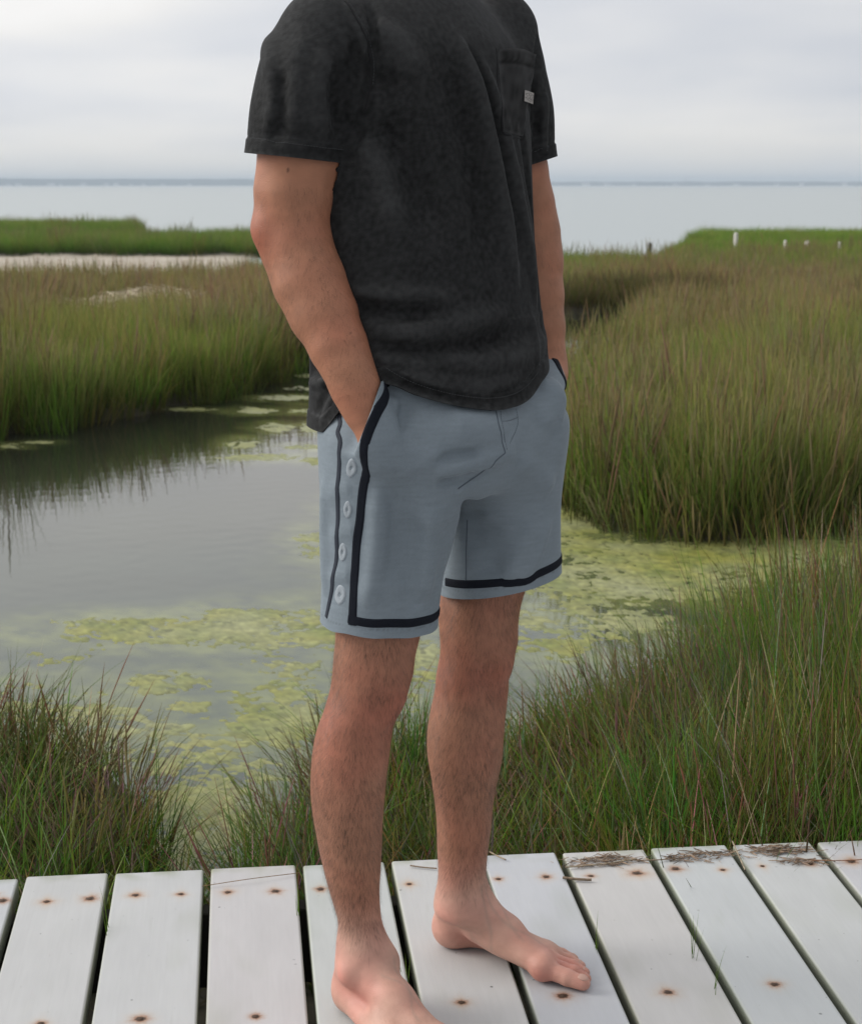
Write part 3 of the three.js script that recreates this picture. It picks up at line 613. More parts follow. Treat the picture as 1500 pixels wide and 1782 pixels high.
// surface nets on a grid of cell h, only where the field is near zero
function nets(f, lo, hi, h, steep = 1.7) {
  const nx = Math.ceil((hi.x - lo.x) / h) + 1, ny = Math.ceil((hi.y - lo.y) / h) + 1, nzz = Math.ceil((hi.z - lo.z) / h) + 1, val = new Float32Array(nx * ny * nzz), B = 6, p = V(0, 0, 0), sy = nx, sz = nx * ny;
  const half = (h * (B + 1) * Math.sqrt(3)) / 2;
  for (let bz = 0; bz < nzz; bz += B) for (let by = 0; by < ny; by += B) for (let bx = 0; bx < nx; bx += B) {
    const d = f(p.set(lo.x + (bx + (B - 1) / 2) * h, lo.y + (by + (B - 1) / 2) * h, lo.z + (bz + (B - 1) / 2) * h)), far = Math.abs(d) > half * steep;
    const ex = Math.min(nx, bx + B), ey = Math.min(ny, by + B), ez = Math.min(nzz, bz + B);
    for (let z = bz; z < ez; z++) for (let y = by; y < ey; y++) for (let x = bx; x < ex; x++) val[z * sz + y * sy + x] = far ? d : f(p.set(lo.x + x * h, lo.y + y * h, lo.z + z * h));
  }
  const id = new Int32Array(nx * ny * nzz).fill(-1), pos = [], idx = [];
  const E = [[0, 1], [2, 3], [4, 5], [6, 7], [0, 2], [1, 3], [4, 6], [5, 7], [0, 4], [1, 5], [2, 6], [3, 7]], off = [0, 1, sy, sy + 1, sz, sz + 1, sz + sy, sz + sy + 1];
  for (let z = 0; z < nzz - 1; z++) for (let y = 0; y < ny - 1; y++) for (let x = 0; x < nx - 1; x++) {
    const at = z * sz + y * sy + x; let m = 0;
    for (let k = 0; k < 8; k++) if (val[at + off[k]] < 0) m |= 1 << k;
    if (m === 0 || m === 255) continue;
    let cx = 0, cy = 0, cz = 0, n = 0;
    for (const [a, b] of E) {
      if (((m >> a) & 1) === ((m >> b) & 1)) continue;
      const va = val[at + off[a]], vb = val[at + off[b]], t = va / (va - vb);
      cx += lerp(a & 1, b & 1, t); cy += lerp((a >> 1) & 1, (b >> 1) & 1, t); cz += lerp((a >> 2) & 1, (b >> 2) & 1, t); n++;
    }
    id[at] = pos.length / 3;
    pos.push(lo.x + (x + cx / n) * h, lo.y + (y + cy / n) * h, lo.z + (z + cz / n) * h);
  }
  const quad = (a, b, c, d, flip) => { if (a < 0 || b < 0 || c < 0 || d < 0) return; flip ? idx.push(a, c, b, a, d, c) : idx.push(a, b, c, a, c, d); };
  for (let z = 1; z < nzz - 1; z++) for (let y = 1; y < ny - 1; y++) for (let x = 1; x < nx - 1; x++) {
    const at = z * sz + y * sy + x, s = val[at] < 0;
    if (s !== val[at + 1] < 0) quad(id[at - sy - sz], id[at - sz], id[at], id[at - sy], !s);
    if (s !== val[at + sy] < 0) quad(id[at - 1 - sz], id[at - 1], id[at], id[at - sz], !s);
    if (s !== val[at + sz] < 0) quad(id[at - 1 - sy], id[at - sy], id[at], id[at - 1], !s);
  }
  const nor = new Float32Array(pos.length), g = V(0, 0, 0);
  for (let i = 0; i < pos.length; i += 3) {
    p.set(pos[i], pos[i + 1], pos[i + 2]);
    for (let k = 0; k < 2; k++) {
      grad(f, p, h * 0.3, g); const L = g.lengthSq(); if (L < 0.05) break;
      const st = clamp(-f(p) / L, -h * 0.6, h * 0.6); p.addScaledVector(g, st);
    }
    pos[i] = p.x; pos[i + 1] = p.y; pos[i + 2] = p.z;
    grad(f, p, h * 0.5, g).normalize();
    nor[i] = g.x; nor[i + 1] = g.y; nor[i + 2] = g.z;
  }
  return { pos, nor, idx };
}
// cloth from a closed net: cut where cut(p) > 0, an inner face th below the outer one, a rim along every edge
function cloth(net, cut, th) {
  const { pos, nor, idx } = net, n = pos.length / 3, P = [], N = [], I = [], map = new Int32Array(n).fill(-1), val = new Float32Array(n), p = V(0, 0, 0), mid = new Map();
  for (let i = 0; i < n; i++) val[i] = cut(p.set(pos[i * 3], pos[i * 3 + 1], pos[i * 3 + 2]));
  const vert = (i) => { if (map[i] < 0) { map[i] = P.length / 3; P.push(pos[i * 3], pos[i * 3 + 1], pos[i * 3 + 2]); N.push(nor[i * 3], nor[i * 3 + 1], nor[i * 3 + 2]); } return map[i]; };
  const edge = (i, j) => { const k = i < j ? i * n + j : j * n + i; if (!mid.has(k)) { const t = clamp(val[i] / (val[i] - val[j]), 0.02, 0.98); mid.set(k, P.length / 3); for (let c = 0; c < 3; c++) { P.push(lerp(pos[i * 3 + c], pos[j * 3 + c], t)); N.push(lerp(nor[i * 3 + c], nor[j * 3 + c], t)); } } return mid.get(k); };
  for (let t = 0; t < idx.length; t += 3) {
    const poly = [];
    for (let k = 0; k < 3; k++) { const i = idx[t + k], j = idx[t + ((k + 1) % 3)]; if (val[i] <= 0) poly.push(vert(i)); if (val[i] <= 0 !== val[j] <= 0) poly.push(edge(i, j)); }
    for (let k = 2; k < poly.length; k++) I.push(poly[0], poly[k - 1], poly[k]);
  }
  const m = P.length / 3, outer = I.length, dir = new Set();
  for (let t = 0; t < outer; t += 3) for (let k = 0; k < 3; k++) dir.add(I[t + k] * m + I[t + ((k + 1) % 3)]);
  for (let i = 0; i < m; i++) { P.push(P[i * 3] - N[i * 3] * th, P[i * 3 + 1] - N[i * 3 + 1] * th, P[i * 3 + 2] - N[i * 3 + 2] * th); N.push(-N[i * 3], -N[i * 3 + 1], -N[i * 3 + 2]); }
  for (let t = 0; t < outer; t += 3) I.push(I[t] + m, I[t + 2] + m, I[t + 1] + m);
  for (const e of dir) {
    const a = Math.floor(e / m), b = e % m; if (dir.has(b * m + a)) continue;
    const at = P.length / 3, ex = P[b * 3] - P[a * 3], ey = P[b * 3 + 1] - P[a * 3 + 1], ez = P[b * 3 + 2] - P[a * 3 + 2], q = V(ex, ey, ez).cross(V(N[a * 3], N[a * 3 + 1], N[a * 3 + 2])).normalize();
    for (const v of [a, b, a + m, b + m]) { P.push(P[v * 3], P[v * 3 + 1], P[v * 3 + 2]); N.push(q.x, q.y, q.z); }
    I.push(at, at + 2, at + 1, at + 1, at + 2, at + 3);
  }
  return { pos: P, nor: N, idx: I };
}
// colour and lay uv (metres, round an axis) on a net; vertices on the seam of the uv are doubled
function dress(s, color, wrap) {
  const { pos, nor, idx } = s, n = pos.length / 3, P = Array.from(pos), N = Array.from(nor), C = [], U = [], p = V(0, 0, 0), q = V(0, 0, 0);
  for (let i = 0; i < n; i++) { p.set(pos[i * 3], pos[i * 3 + 1], pos[i * 3 + 2]); q.set(nor[i * 3], nor[i * 3 + 1], nor[i * 3 + 2]); C.push(...color(p, q)); U.push(...wrap(p)); }
  const per = wrap.period, twin = new Map(), I = Array.from(idx);
  for (let t = 0; t < I.length; t += 3) {
    const u = [0, 1, 2].map((k) => U[I[t + k] * 2]), hi = Math.max(...u);
    if (hi - Math.min(...u) < per / 2) continue;
    for (let k = 0; k < 3; k++) if (hi - u[k] > per / 2) {
      const o = I[t + k];
      if (!twin.has(o)) { twin.set(o, P.length / 3); P.push(P[o * 3], P[o * 3 + 1], P[o * 3 + 2]); N.push(N[o * 3], N[o * 3 + 1], N[o * 3 + 2]); C.push(C[o * 3], C[o * 3 + 1], C[o * 3 + 2]); U.push(U[o * 2] + per, U[o * 2 + 1]); }
      I[t + k] = twin.get(o);
    }
  }
  for (let i = 0; i < P.length; i += 3) { P[i] -= O.x; P[i + 2] -= O.z; }
  return buffer(P, N, I, C, U);
}
function around(cx, cz, r) { const f = (p) => [Math.atan2(p.z - cz(p), p.x - cx(p)) * r, p.y]; f.period = 2 * Math.PI * r; return f; }
const person = groupAt('person', O);
const local = (g) => { g.translate(-O.x, 0, -O.z); return g; };

// ---- legs and feet
const ZR = -2.372, ZL = -2.545;
const legR = limbRows([[760, 590, 775, -2.39], [950, 578, 752, -2.385], [1050, 580, 738], [1104, 584, 732], [1139, 581, 724], [1178, 578, 718], [1202, 574, 710], [1237, 563, 697], [1265, 553, 685], [1300, 545, 679], [1332, 541, 676], [1375, 541, 672], [1434, 548, 666], [1474, 555, 664], [1513, 565, 662], [1552, 575, 661], [1592, 586, 664], [1623, 591, 668], [1651, 594, 674], [1690, 596, 676]], ZR);
const legL = limbRows([[760, 800, 965, -2.53], [950, 785, 938, -2.54], [1040, 765, 910], [1080, 763, 903], [1119, 765, 901], [1139, 765, 897], [1159, 762, 890], [1178, 759, 887], [1198, 757, 884], [1237, 749, 880], [1277, 744, 876], [1316, 744, 873], [1356, 751, 866], [1395, 757, 859], [1434, 760, 854], [1474, 761, 849], [1513, 762, 846.6], [1541, 761, 849], [1564, 757, 852], [1590, 755, 852]], ZL);
function limb(p, R) { const r = R(p.y), dx = p.x - r[1], dz = p.z - r[2], k0 = Math.hypot(dx / r[3], dz / r[4]); return (k0 - 1) * r[3]; }
// a foot in its own axes: u forward, m towards the big toe side, y up
function makeFoot(heelPx, ang, medial, scale) {
  const h = onDeck(...heelPx), fx = Math.cos(ang), fz = Math.sin(ang), mx = -fz * medial, mz = fx * medial, q = V(0, 0, 0), S = scale;
  const w = (u, m, y) => V(u, y, m);
  const toes = [[0.196, 0.03, 0.0145, 0.2335, 0.031, 0.0165, 0.0135, 0.259, 0.0285, 0.0125, 0.0122], [0.194, 0.010, 0.0105, 0.233, 0.0068, 0.017, 0.0093, 0.2535, 0.005, 0.0085, 0.0085], [0.187, -0.006, 0.0105, 0.221, -0.0125, 0.0165, 0.0085, 0.2425, -0.0138, 0.008, 0.008], [0.178, -0.0205, 0.01, 0.205, -0.0298, 0.016, 0.008, 0.2265, -0.0315, 0.0078, 0.0078], [0.165, -0.033, 0.01, 0.185, -0.0452, 0.014, 0.0078, 0.2055, -0.0478, 0.0075, 0.0077]]
    .map(([a, b, r0, c, d, y1, r1, e, f, y2, r2]) => [w(a, b, 0.021), w(c, d, y1), w(e, f, y2), r0, r1, r2]);
  const field = (p) => {
    const X = (p.x - h.x) / S, Z = (p.z - h.z) / S, Y = (p.y - deckY(p.x, p.z)) / S;
    q.set(X * fx + Z * fz, Y, X * mx + Z * mz);
    let d = ball(q, w(0.0, 0.0, 0.031), 0.0325);
    d = smin(d, capsule(q, w(0.002, 0, 0.04), w(0.018, 0.0, 0.105), 0.029, 0.026), 0.02);
    d = smin(d, capsule(q, w(0.045, 0.004, 0.075), w(0.105, 0.008, 0.052), 0.0345, 0.0275), 0.025);
    d = smin(d, capsule(q, w(0.105, 0.008, 0.052), w(0.178, 0.012, 0.026), 0.0275, 0.0175), 0.02);
    d = smin(d, capsule(q, w(0.01, -0.012, 0.022), w(0.155, -0.033, 0.016), 0.022, 0.0155), 0.02);
    d = smin(d, capsule(q, w(0.06, 0.018, 0.048), w(0.186, 0.028, 0.026), 0.019, 0.0195), 0.018);
    d = smin(d, ball(q, w(0.19, 0.034, 0.0215), 0.0205), 0.012);
    d = smin(d, capsule(q, w(0.115, -0.014, 0.03), w(0.178, -0.024, 0.02), 0.02, 0.0145), 0.018);
    d = smin(d, capsule(q, w(0.18, 0.018, 0.018), w(0.168, -0.028, 0.016), 0.016, 0.0145), 0.014);
    d = smin(d, ball(q, w(0.052, 0.031, 0.088), 0.0125), 0.018);
    d = smin(d, ball(q, w(0.042, -0.034, 0.078), 0.0125), 0.016);
    let t = 1;
    toes.forEach(([a, b, c, r0, r1, r2]) => { let e = smin(capsule(q, a, b, r0, r1), capsule(q, b, c, r1, r2), 0.004); t = smin(t, e, 0.0012); });
    d = smin(d, t, 0.006);
    for (const [a, b, s] of [[0.085, 0.01, 0.006], [0.085, -0.004, -0.004]]) { // tendons and a vein
      const e = capsule(q, w(a, b, 0.084 - a * 0.1), w(0.185, s > 0 ? 0.028 : 0.008, 0.037), 0.0022, 0.0022); d = smin(d, e - 0.0005, 0.008);
    }
    d = smax(d, 0.0008 - Y, 0.006);
    return d * S;
  };
  const world = (u, m, y) => { const X = (u * fx + m * mx) * S, Z = (u * fz + m * mz) * S; return V(h.x + X, deckY(h.x + X, h.z + Z) + y * S, h.z + Z); };
  return { field, toes, world, h, S, inside: (p) => { const X = (p.x - h.x) / S, Z = (p.z - h.z) / S; return [X * fx + Z * fz, X * mx + Z * mz, (p.y - deckY(p.x, p.z)) / S]; } };
}
const footL = makeFoot([787, 1645], (31 * Math.PI) / 180, 1, 0.945), footR = makeFoot([617, 1750], (57 * Math.PI) / 180, -1, 0.96);
function legField(R, foot, side, z) {
  const knee = R(0.49), shinF = V(FD.x, 0, FD.z);
  const kc = V(knee[1] + FD.x * 0.035, 0.488, knee[2] + FD.z * 0.035), kd = V(knee[1] + FD.x * 0.052, 0.43, knee[2] + FD.z * 0.052);
  return (p) => {
    let d = limb(p, R);
    d = smin(d, ball(p, kc, 0.0245), 0.022);
    for (const s of [-1, 1]) d = smax(d, -(Math.hypot(p.x - kc.x - LD.x * 0.036 * s - FD.x * 0.022, (p.y - 0.475) * 0.8, p.z - kc.z - LD.z * 0.036 * s - FD.z * 0.022) - 0.016), 0.02);
    d += nz(p.x * 22, p.y * 12, p.z * 22) * 0.0022;
    const cut = deckY(p.x, p.z) + 0.07 - p.y;
    d = smax(d, cut, 0.02);
    if (p.y < 0.24) d = smin(d, foot.field(p), 0.036);
    return d;
  };
}
const legFR = legField(legR, footR, -1, ZR), legFL = legField(legL, footL, 1, ZL);

// ---- trunk and arms under the clothes
const trunk = rows([[0.78, -0.0, 0.11, 0.07], [0.84, -0.01, 0.145, 0.1], [0.9, -0.02, 0.158, 0.116], [1.05, -0.03, 0.15, 0.11], [1.2, -0.05, 0.16, 0.115], [1.34, -0.06, 0.165, 0.11], [1.42, -0.065, 0.14, 0.08], [1.465, -0.075, 0.085, 0.06], [1.5, -0.08, 0.062, 0.06]]);
function trunkField(p, T, grow = 0) {
  const r = T(p.y), X = p.x - O.x, Z = p.z - O.z, l = X * LD.x + Z * LD.z, f = X * FD.x + Z * FD.z - r[1], a = r[2] + grow, b = r[3] + grow, k0 = Math.hypot(l / a, f / b), k1 = Math.hypot(l / (a * a), f / (b * b));
  return k1 < 1e-4 ? -b : (k0 * (k0 - 1)) / k1;
}
const axis = (list) => list.map(([px, py, z, r]) => { const c = atZ(px, py, z), d = toPx(c.x, c.y, c.z)[2]; return [c, (r / FOC) * d]; });
const armR = axis([[556, 75, -2.37, 52], [542, 150, -2.36, 62], [525, 270, -2.358, 72], [516, 335, -2.36, 69], [511, 390, -2.362, 63], [521, 432, -2.356, 63], [541, 490, -2.342, 62], [563, 545, -2.328, 57], [589, 603, -2.312, 48.5], [608, 645, -2.3, 40.5], [621, 680, -2.296, 38]]);
const armL = axis([[862, 80, -2.635, 50], [878, 200, -2.645, 58], [893, 300, -2.65, 57], [908, 355, -2.655, 53], [918, 405, -2.655, 52], [924, 455, -2.65, 52], [930, 515, -2.64, 48], [938, 570, -2.63, 42], [947, 620, -2.62, 34], [951, 650, -2.615, 33]]);
function chain(p, A, k) { let d = 1e9; for (let i = 1; i < A.length; i++) d = smin(d, capsule(p, A[i - 1][0], A[i][0], A[i - 1][1], A[i][1]), k); return d; }

// ---- shorts: hips, two legs, pockets held open by the hands
const hips = rows([[0.64, 0.0, 0.16, 0.09], [0.72, 0.0, 0.168, 0.1], [0.78, 0.0, 0.18, 0.12], [0.835, -0.002, 0.189, 0.14], [0.88, -0.01, 0.188, 0.145], [0.93, -0.02, 0.18, 0.138], [1.0, -0.025, 0.172, 0.128]]);
const clothR = limbRows([[720, 566, 800, -2.39], [800, 559, 806, -2.388], [860, 558, 796, -2.386], [930, 559, 784, -2.384], [1000, 560, 772, -2.38], [1050, 558, 765, -2.378], [1112, 555, 760, -2.378]], -2.38);
const clothL = limbRows([[720, 790, 984, -2.53], [800, 787, 978, -2.53], [860, 783, 974, -2.532], [930, 776, 974, -2.535], [985, 768, 976, -2.538], [1050, 762, 980, -2.54]], -2.54);
const thighs = [[bodyAt(0.085, 0.85, 0.052), bodyAt(0.088, 0.6, 0.028), 0.074, 0.07], [bodyAt(-0.09, 0.86, 0.05), bodyAt(-0.1, 0.72, 0.02), 0.07, 0.05]];
function hipsBase(p) {
  let d = trunkField(p, hips);
  d = smax(d, 0.772 - p.y, 0.03);
  const a = smin(limb(p, clothR), capsule(p, ...thighs[1]), 0.03), b = smin(limb(p, clothL), capsule(p, ...thighs[0]), 0.03);
  d = smin(smin(smax(a, p.y - 0.88, 0.03), smax(b, p.y - 0.88, 0.03), 0.012), d, 0.045);
  return d;
}
function hand(pts, offs, radii) { return pts.map(([px, py], i) => { const s = touch(hipsBase, px, py), n = grad(hipsBase, s, 0.004).normalize(); return [s.addScaledVector(n, offs[i]), radii[i]]; }); }
const palmR = [armR[armR.length - 1], ...hand([[640, 722], [658, 765], [676, 800]], [0.012, -0.002, -0.012], [0.024, 0.023, 0.017])];
const palmL = [armL[armL.length - 1], ...hand([[955, 690], [950, 735]], [-0.012, -0.022], [0.024, 0.016])];
function fingers(palm, side) { // four fingers and a thumb, curled in the pocket
  const k = palm[palm.length - 1][0], w = palm[palm.length - 2][0], d = k.clone().sub(w).normalize(), n = grad(hipsBase, k, 0.004).normalize(), s = V(0, 0, 0).crossVectors(d, n), out = [];
  const under = (p, o) => { const [q, m] = settle(hipsBase, p.clone(), 0, 3); return q.addScaledVector(m, -o); };
  [[0.024, 0.06], [0.008, 0.068], [-0.008, 0.062], [-0.023, 0.05]].forEach(([o, L]) => {
    const a = under(k.clone().addScaledVector(s, o * side), 0.022), b = under(a.clone().addScaledVector(d, L * 0.5), 0.026), c = under(b.clone().addScaledVector(d, L * 0.4), 0.036);
    out.push([a, b, 0.0095, 0.009], [b, c, 0.009, 0.0075]);
  });
  const a = under(w.clone().addScaledVector(s, 0.012 * side), 0.024), b = under(a.clone().addScaledVector(s, 0.024 * side).addScaledVector(d, 0.026), 0.03), c = under(b.clone().addScaledVector(d, 0.026), 0.032);
  out.push([a, b, 0.012, 0.01], [b, c, 0.01, 0.0085]);
  return out;
}
const fingR = fingers(palmR, 1), fingL = fingers(palmL, -1);
const tapeR = [[669, 648], [664, 682], [654, 703], [644, 723], [627, 764]], tapeL = [[966, 612], [978, 630], [986, 652], [990, 674]];
function pocket(line, palm, flip, grow) {
  const A = touch(hipsBase, ...line[0]), B = touch(hipsBase, ...line[line.length - 1]), n = A.clone().lerp(B, 0.5).sub(camera.position).normalize(), m = V(0, 0, 0).crossVectors(B.clone().sub(A), n).normalize().multiplyScalar(flip);
  const end = palm[palm.length - 1][0], ext = [...palm, [end.clone().addScaledVector(end.clone().sub(palm[palm.length - 2][0]).normalize(), 0.03), 0.006]];
  return { A, m, f: (p) => { let d = chain(p, ext, 0.03) - grow; const c = (A.x - p.x) * m.x + (A.y - p.y) * m.y + (A.z - p.z) * m.z; d = smax(d, p.y - A.y - 0.003, 0.003); return smax(d, c, 0.003); } };
}
const pockR = pocket(tapeR, palmR, 1, 0.007), pockL = pocket(tapeL, palmL, 1, 0.003);
{ // the plane of each pocket mouth keeps the front panel
  const front = touch(hipsBase, 760, 760); for (const k of [pockR, pockL]) if (front.clone().sub(k.A).dot(k.m) < 0) k.m.multiplyScalar(-1);
}
const shortsFolds = folds(hipsBase, [
  [[[750, 822], [800, 812], [850, 800], [895, 782]], 0.011, 0.006], [[[745, 806], [790, 796], [840, 788]], 0.008, -0.004], [[[760, 838], [800, 832], [830, 822]], 0.008, -0.004],
  [[[690, 815], [730, 806], [775, 790]], 0.012, 0.004], [[[645, 775], [690, 775], [740, 790]], 0.007, 0.004], [[[645, 768], [675, 735], [690, 690]], 0.006, 0.004], [[[652, 772], [690, 752], [716, 690]], 0.009, -0.002], [[[640, 785], [670, 800], [720, 806]], 0.008, -0.003],
  [[[662, 850], [660, 920], [652, 1000], [640, 1060]], 0.011, 0.0045], [[[690, 840], [700, 930], [690, 1020]], 0.018, -0.004], [[[755, 880], [745, 960], [735, 1050]], 0.014, 0.005], [[[725, 900], [718, 980], [715, 1070]], 0.014, -0.003],
  [[[900, 800], [930, 820], [960, 850]], 0.014, 0.004], [[[880, 1010], [905, 960], [930, 900]], 0.012, 0.0035], [[[905, 1010], [935, 960], [955, 900]], 0.009, 0.003], [[[840, 900], [850, 960], [855, 1010]], 0.02, -0.004], [[[800, 860], [820, 900], [828, 960]], 0.012, -0.004],
  [[[905, 690], [940, 740], [975, 770]], 0.014, -0.0015], [[[930, 650], [955, 690], [975, 735]], 0.007, 0.004], [[[780, 740], [830, 745], [880, 755]], 0.02, 0.003],
  [[[573, 760], [600, 790], [628, 800]], 0.008, 0.0012], [[[570, 870], [590, 850], [615, 850]], 0.01, 0.0010], [[[575, 940], [598, 925], [620, 925]], 0.01, 0.0010], [[[572, 1010], [590, 1000], [612, 1000]], 0.01, 0.0012], [[[566, 830], [564, 930], [566, 1040]], 0.01, 0.003],
  [[[879, 788], [862, 803], [840, 820], [815, 838], [797, 851]], 0.005, -0.0022], [[[864, 716], [873, 765], [879, 788]], 0.004, -0.0012],
], 0.85);
const hemR = [touch(hipsBase, 612, 1106), touch(hipsBase, 735, 1106)], hemL = [touch(hipsBase, 800, 1050), touch(hipsBase, 965, 1008)];
const hemY = (p, s) => { const [a, b] = s ? hemL : hemR, t = clamp((p.x - a.x) / (b.x - a.x), -0.6, 1.35); return lerp(a.y, b.y, t) + (s ? 0.006 * (1 - t) : 0.004 * nz(p.x * 20, 1, p.z * 20)); };
const legSide = (p) => limb(p, clothL) < limb(p, clothR) ? 1 : 0;
function shortsOuter(p) {
  let d = hipsBase(p);
  d = smin(d, pockR.f(p), 0.012);
  d = smin(d, pockL.f(p), 0.01);
  d -= shortsFolds(p) * 2.8 + nz(p.x * 14, p.y * 9, p.z * 14) * 0.0018;
  return d;
}
const shortsCut = (p) => (p.y < 0.8 ? hemY(p, legSide(p)) - p.y : p.y - 0.955);

// ---- shirt
const tee = rows([[0.78, -0.022, 0.2, 0.158], [0.86, -0.024, 0.199, 0.157], [0.95, -0.026, 0.195, 0.153], [1.05, -0.034, 0.19, 0.146], [1.15, -0.044, 0.19, 0.144], [1.25, -0.052, 0.194, 0.142], [1.33, -0.058, 0.196, 0.136], [1.39, -0.062, 0.19, 0.122], [1.43, -0.066, 0.168, 0.1], [1.462, -0.07, 0.125, 0.08], [1.49, -0.075, 0.085, 0.068], [1.53, -0.08, 0.06, 0.06]]);
const sleeveR = axis([[563, 62, -2.37, 78], [546, 130, -2.362, 84], [529, 205, -2.358, 86], [511, 290, -2.356, 86]]), sleeveL = axis([[858, 62, -2.635, 78], [866, 140, -2.64, 76], [878, 205, -2.645, 78], [893, 300, -2.65, 78]]);
function teeBase(p) {
  let d = trunkField(p, tee);
  d = smax(d, p.y - 1.5, 0.02);
  const R = chain(p, sleeveR, 0.03), L = chain(p, sleeveL, 0.03);
  const k = 0.01 + 0.028 * sstep(1.22, 1.36, p.y);
  return smin(smin(d, R, k), L, k);
}
const cutPlane = (a, b, c) => { // through two sight points at the depth of c, pointing along the sleeve
  const A = atZ(a[0], a[1], c[0].z + 0.0), B = atZ(b[0], b[1], c[0].z), s = B.clone().sub(A).normalize(), t = V(0, 0, 1).addScaledVector(s, -s.z).normalize(), n = V(0, 0, 0).crossVectors(s, t).normalize();
  if (n.y > 0) n.negate();
  return { A, n };
};
const cuffR = cutPlane([430, 266], [603, 285], sleeveR[3]), cuffL = cutPlane([917, 289], [969, 272], sleeveL[3]);
const beyond = (p, k) => (p.x - k.A.x) * k.n.x + (p.y - k.A.y) * k.n.y + (p.z - k.A.z) * k.n.z;
// hem of the shirt: height by angle round the trunk
const angleOf = (p) => { const X = p.x - O.x, Z = p.z - O.z; return Math.atan2(X * LD.x + Z * LD.z, X * FD.x + Z * FD.z + 0.02); };
const hemPts = [[560, 752], [575, 738], [592, 716], [608, 694], [640, 678], [668, 668], [690, 671], [720, 684], [760, 697], [800, 706], [850, 712], [890, 706], [915, 692], [938, 664], [953, 634], [960, 612]].map(([a, b]) => { const p = touch(teeBase, a, b); return [angleOf(p), p.y]; });
hemPts.sort((a, b) => a[0] - b[0]);
const hemLo = hemPts[0], hemHi = hemPts[hemPts.length - 1];
const hemTab = rows([[hemHi[0] - 6.2832, hemHi[1]], [-3.3, 0.885], ...hemPts, [2.9, 0.885], [hemLo[0] + 6.2832, hemLo[1]]]);
const teeHem = (p) => hemTab(angleOf(p))[1];
const teeFolds = folds(teeBase, [
  [[[793, 60], [828, 140], [855, 250], [880, 370], [897, 500]], 0.011, 0.009], [[[835, 100], [868, 200], [898, 310], [918, 420], [932, 520]], 0.009, 0.009], [[[812, 75], [846, 150], [868, 250], [889, 350], [908, 460]], 0.008, -0.006], [[[900, 190], [918, 300], [932, 420]], 0.008, -0.005], [[[770, 90], [800, 190], [830, 320], [850, 450]], 0.02, -0.006],
  [[[640, 40], [690, 70], [735, 130]], 0.016, 0.006], [[[610, 120], [650, 130], [700, 160]], 0.014, -0.006], [[[625, 240], [660, 300], [690, 400]], 0.016, 0.007], [[[660, 200], [720, 280], [750, 400]], 0.022, -0.006],
  [[[612, 505], [660, 512], [720, 512], [790, 520]], 0.008, 0.006], [[[615, 530], [680, 545], [760, 548]], 0.011, -0.006], [[[640, 575], [720, 580], [800, 565], [880, 540]], 0.012, 0.007], [[[650, 600], [740, 612], [830, 600], [920, 570]], 0.011, -0.006], [[[655, 625], [700, 628], [760, 640]], 0.008, 0.006], [[[750, 618], [830, 634], [900, 622], [950, 580]], 0.012, 0.008],
  [[[668, 652], [720, 672], [790, 690], [850, 696], [900, 684], [940, 640]], 0.009, -0.01], [[[690, 645], [760, 668], [840, 676], [900, 660]], 0.01, 0.008], [[[665, 668], [720, 690], [800, 708], [860, 712], [915, 690]], 0.008, 0.006],
  [[[930, 420], [938, 500], [945, 590]], 0.009, -0.006], [[[925, 550], [930, 600], [935, 640]], 0.007, 0.006],
  [[[540, 640], [556, 650], [580, 642]], 0.008, -0.011], [[[541, 668], [562, 662], [584, 652]], 0.007, 0.011], [[[552, 715], [562, 690], [580, 665]], 0.006, -0.008], [[[560, 740], [573, 705], [590, 680]], 0.006, 0.006],
  [[[462, 60], [470, 110], [480, 170], [470, 240]], 0.011, 0.006], [[[490, 120], [486, 190], [475, 255]], 0.012, -0.005], [[[600, 100], [585, 170], [590, 240]], 0.013, -0.006], [[[565, 80], [555, 160], [560, 250]], 0.014, 0.005], [[[620, 60], [610, 150], [605, 230]], 0.008, -0.008], [[[525, 60], [515, 140], [520, 230]], 0.015, 0.004],
  [[[640, 0], [652, 60], [648, 130], [636, 190], [618, 260]], 0.007, -0.008], [[[600, 5], [622, 50], [636, 100]], 0.005, 0.004],
  [[[936, 60], [930, 130], [925, 220]], 0.006, -0.01], [[[948, 160], [945, 220], [944, 270]], 0.007, 0.006], [[[938, 180], [930, 240]], 0.006, -0.005],
], 0.72);
function teeOuter(p) {
  let d = teeBase(p) - teeFolds(p) * (p.y > 0.98 ? 2.0 : 1.6) - nz(p.x * 11, p.y * 8, p.z * 11) * 0.003 - nz(p.x * 26, p.y * 16, p.z * 26) * 0.001;
  if (p.y < 1.02) d = smin(d, trunkField(p, hips) - 0.011, 0.01); // always over the shorts
  if (p.y < 1.05) { // hem turned up and stitched
    const k = p.y - teeHem(p);
    d -= 0.0016 * sstep(0.024, 0.02, k) - 0.0016 * Math.exp(-Math.pow((k - 0.0225) / 0.0016, 2));
  } else {
    for (const [c, S] of [[cuffR, sleeveR], [cuffL, sleeveL]]) { const k = -beyond(p, c); if (k > -0.01 && k < 0.04 && chain(p, S, 0.03) < trunkField(p, tee) - 0.004) d -= 0.0014 * sstep(0.022, 0.0185, k) - 0.0018 * Math.exp(-Math.pow((k - 0.0205) / 0.0016, 2)); }
  }
  return d;
}
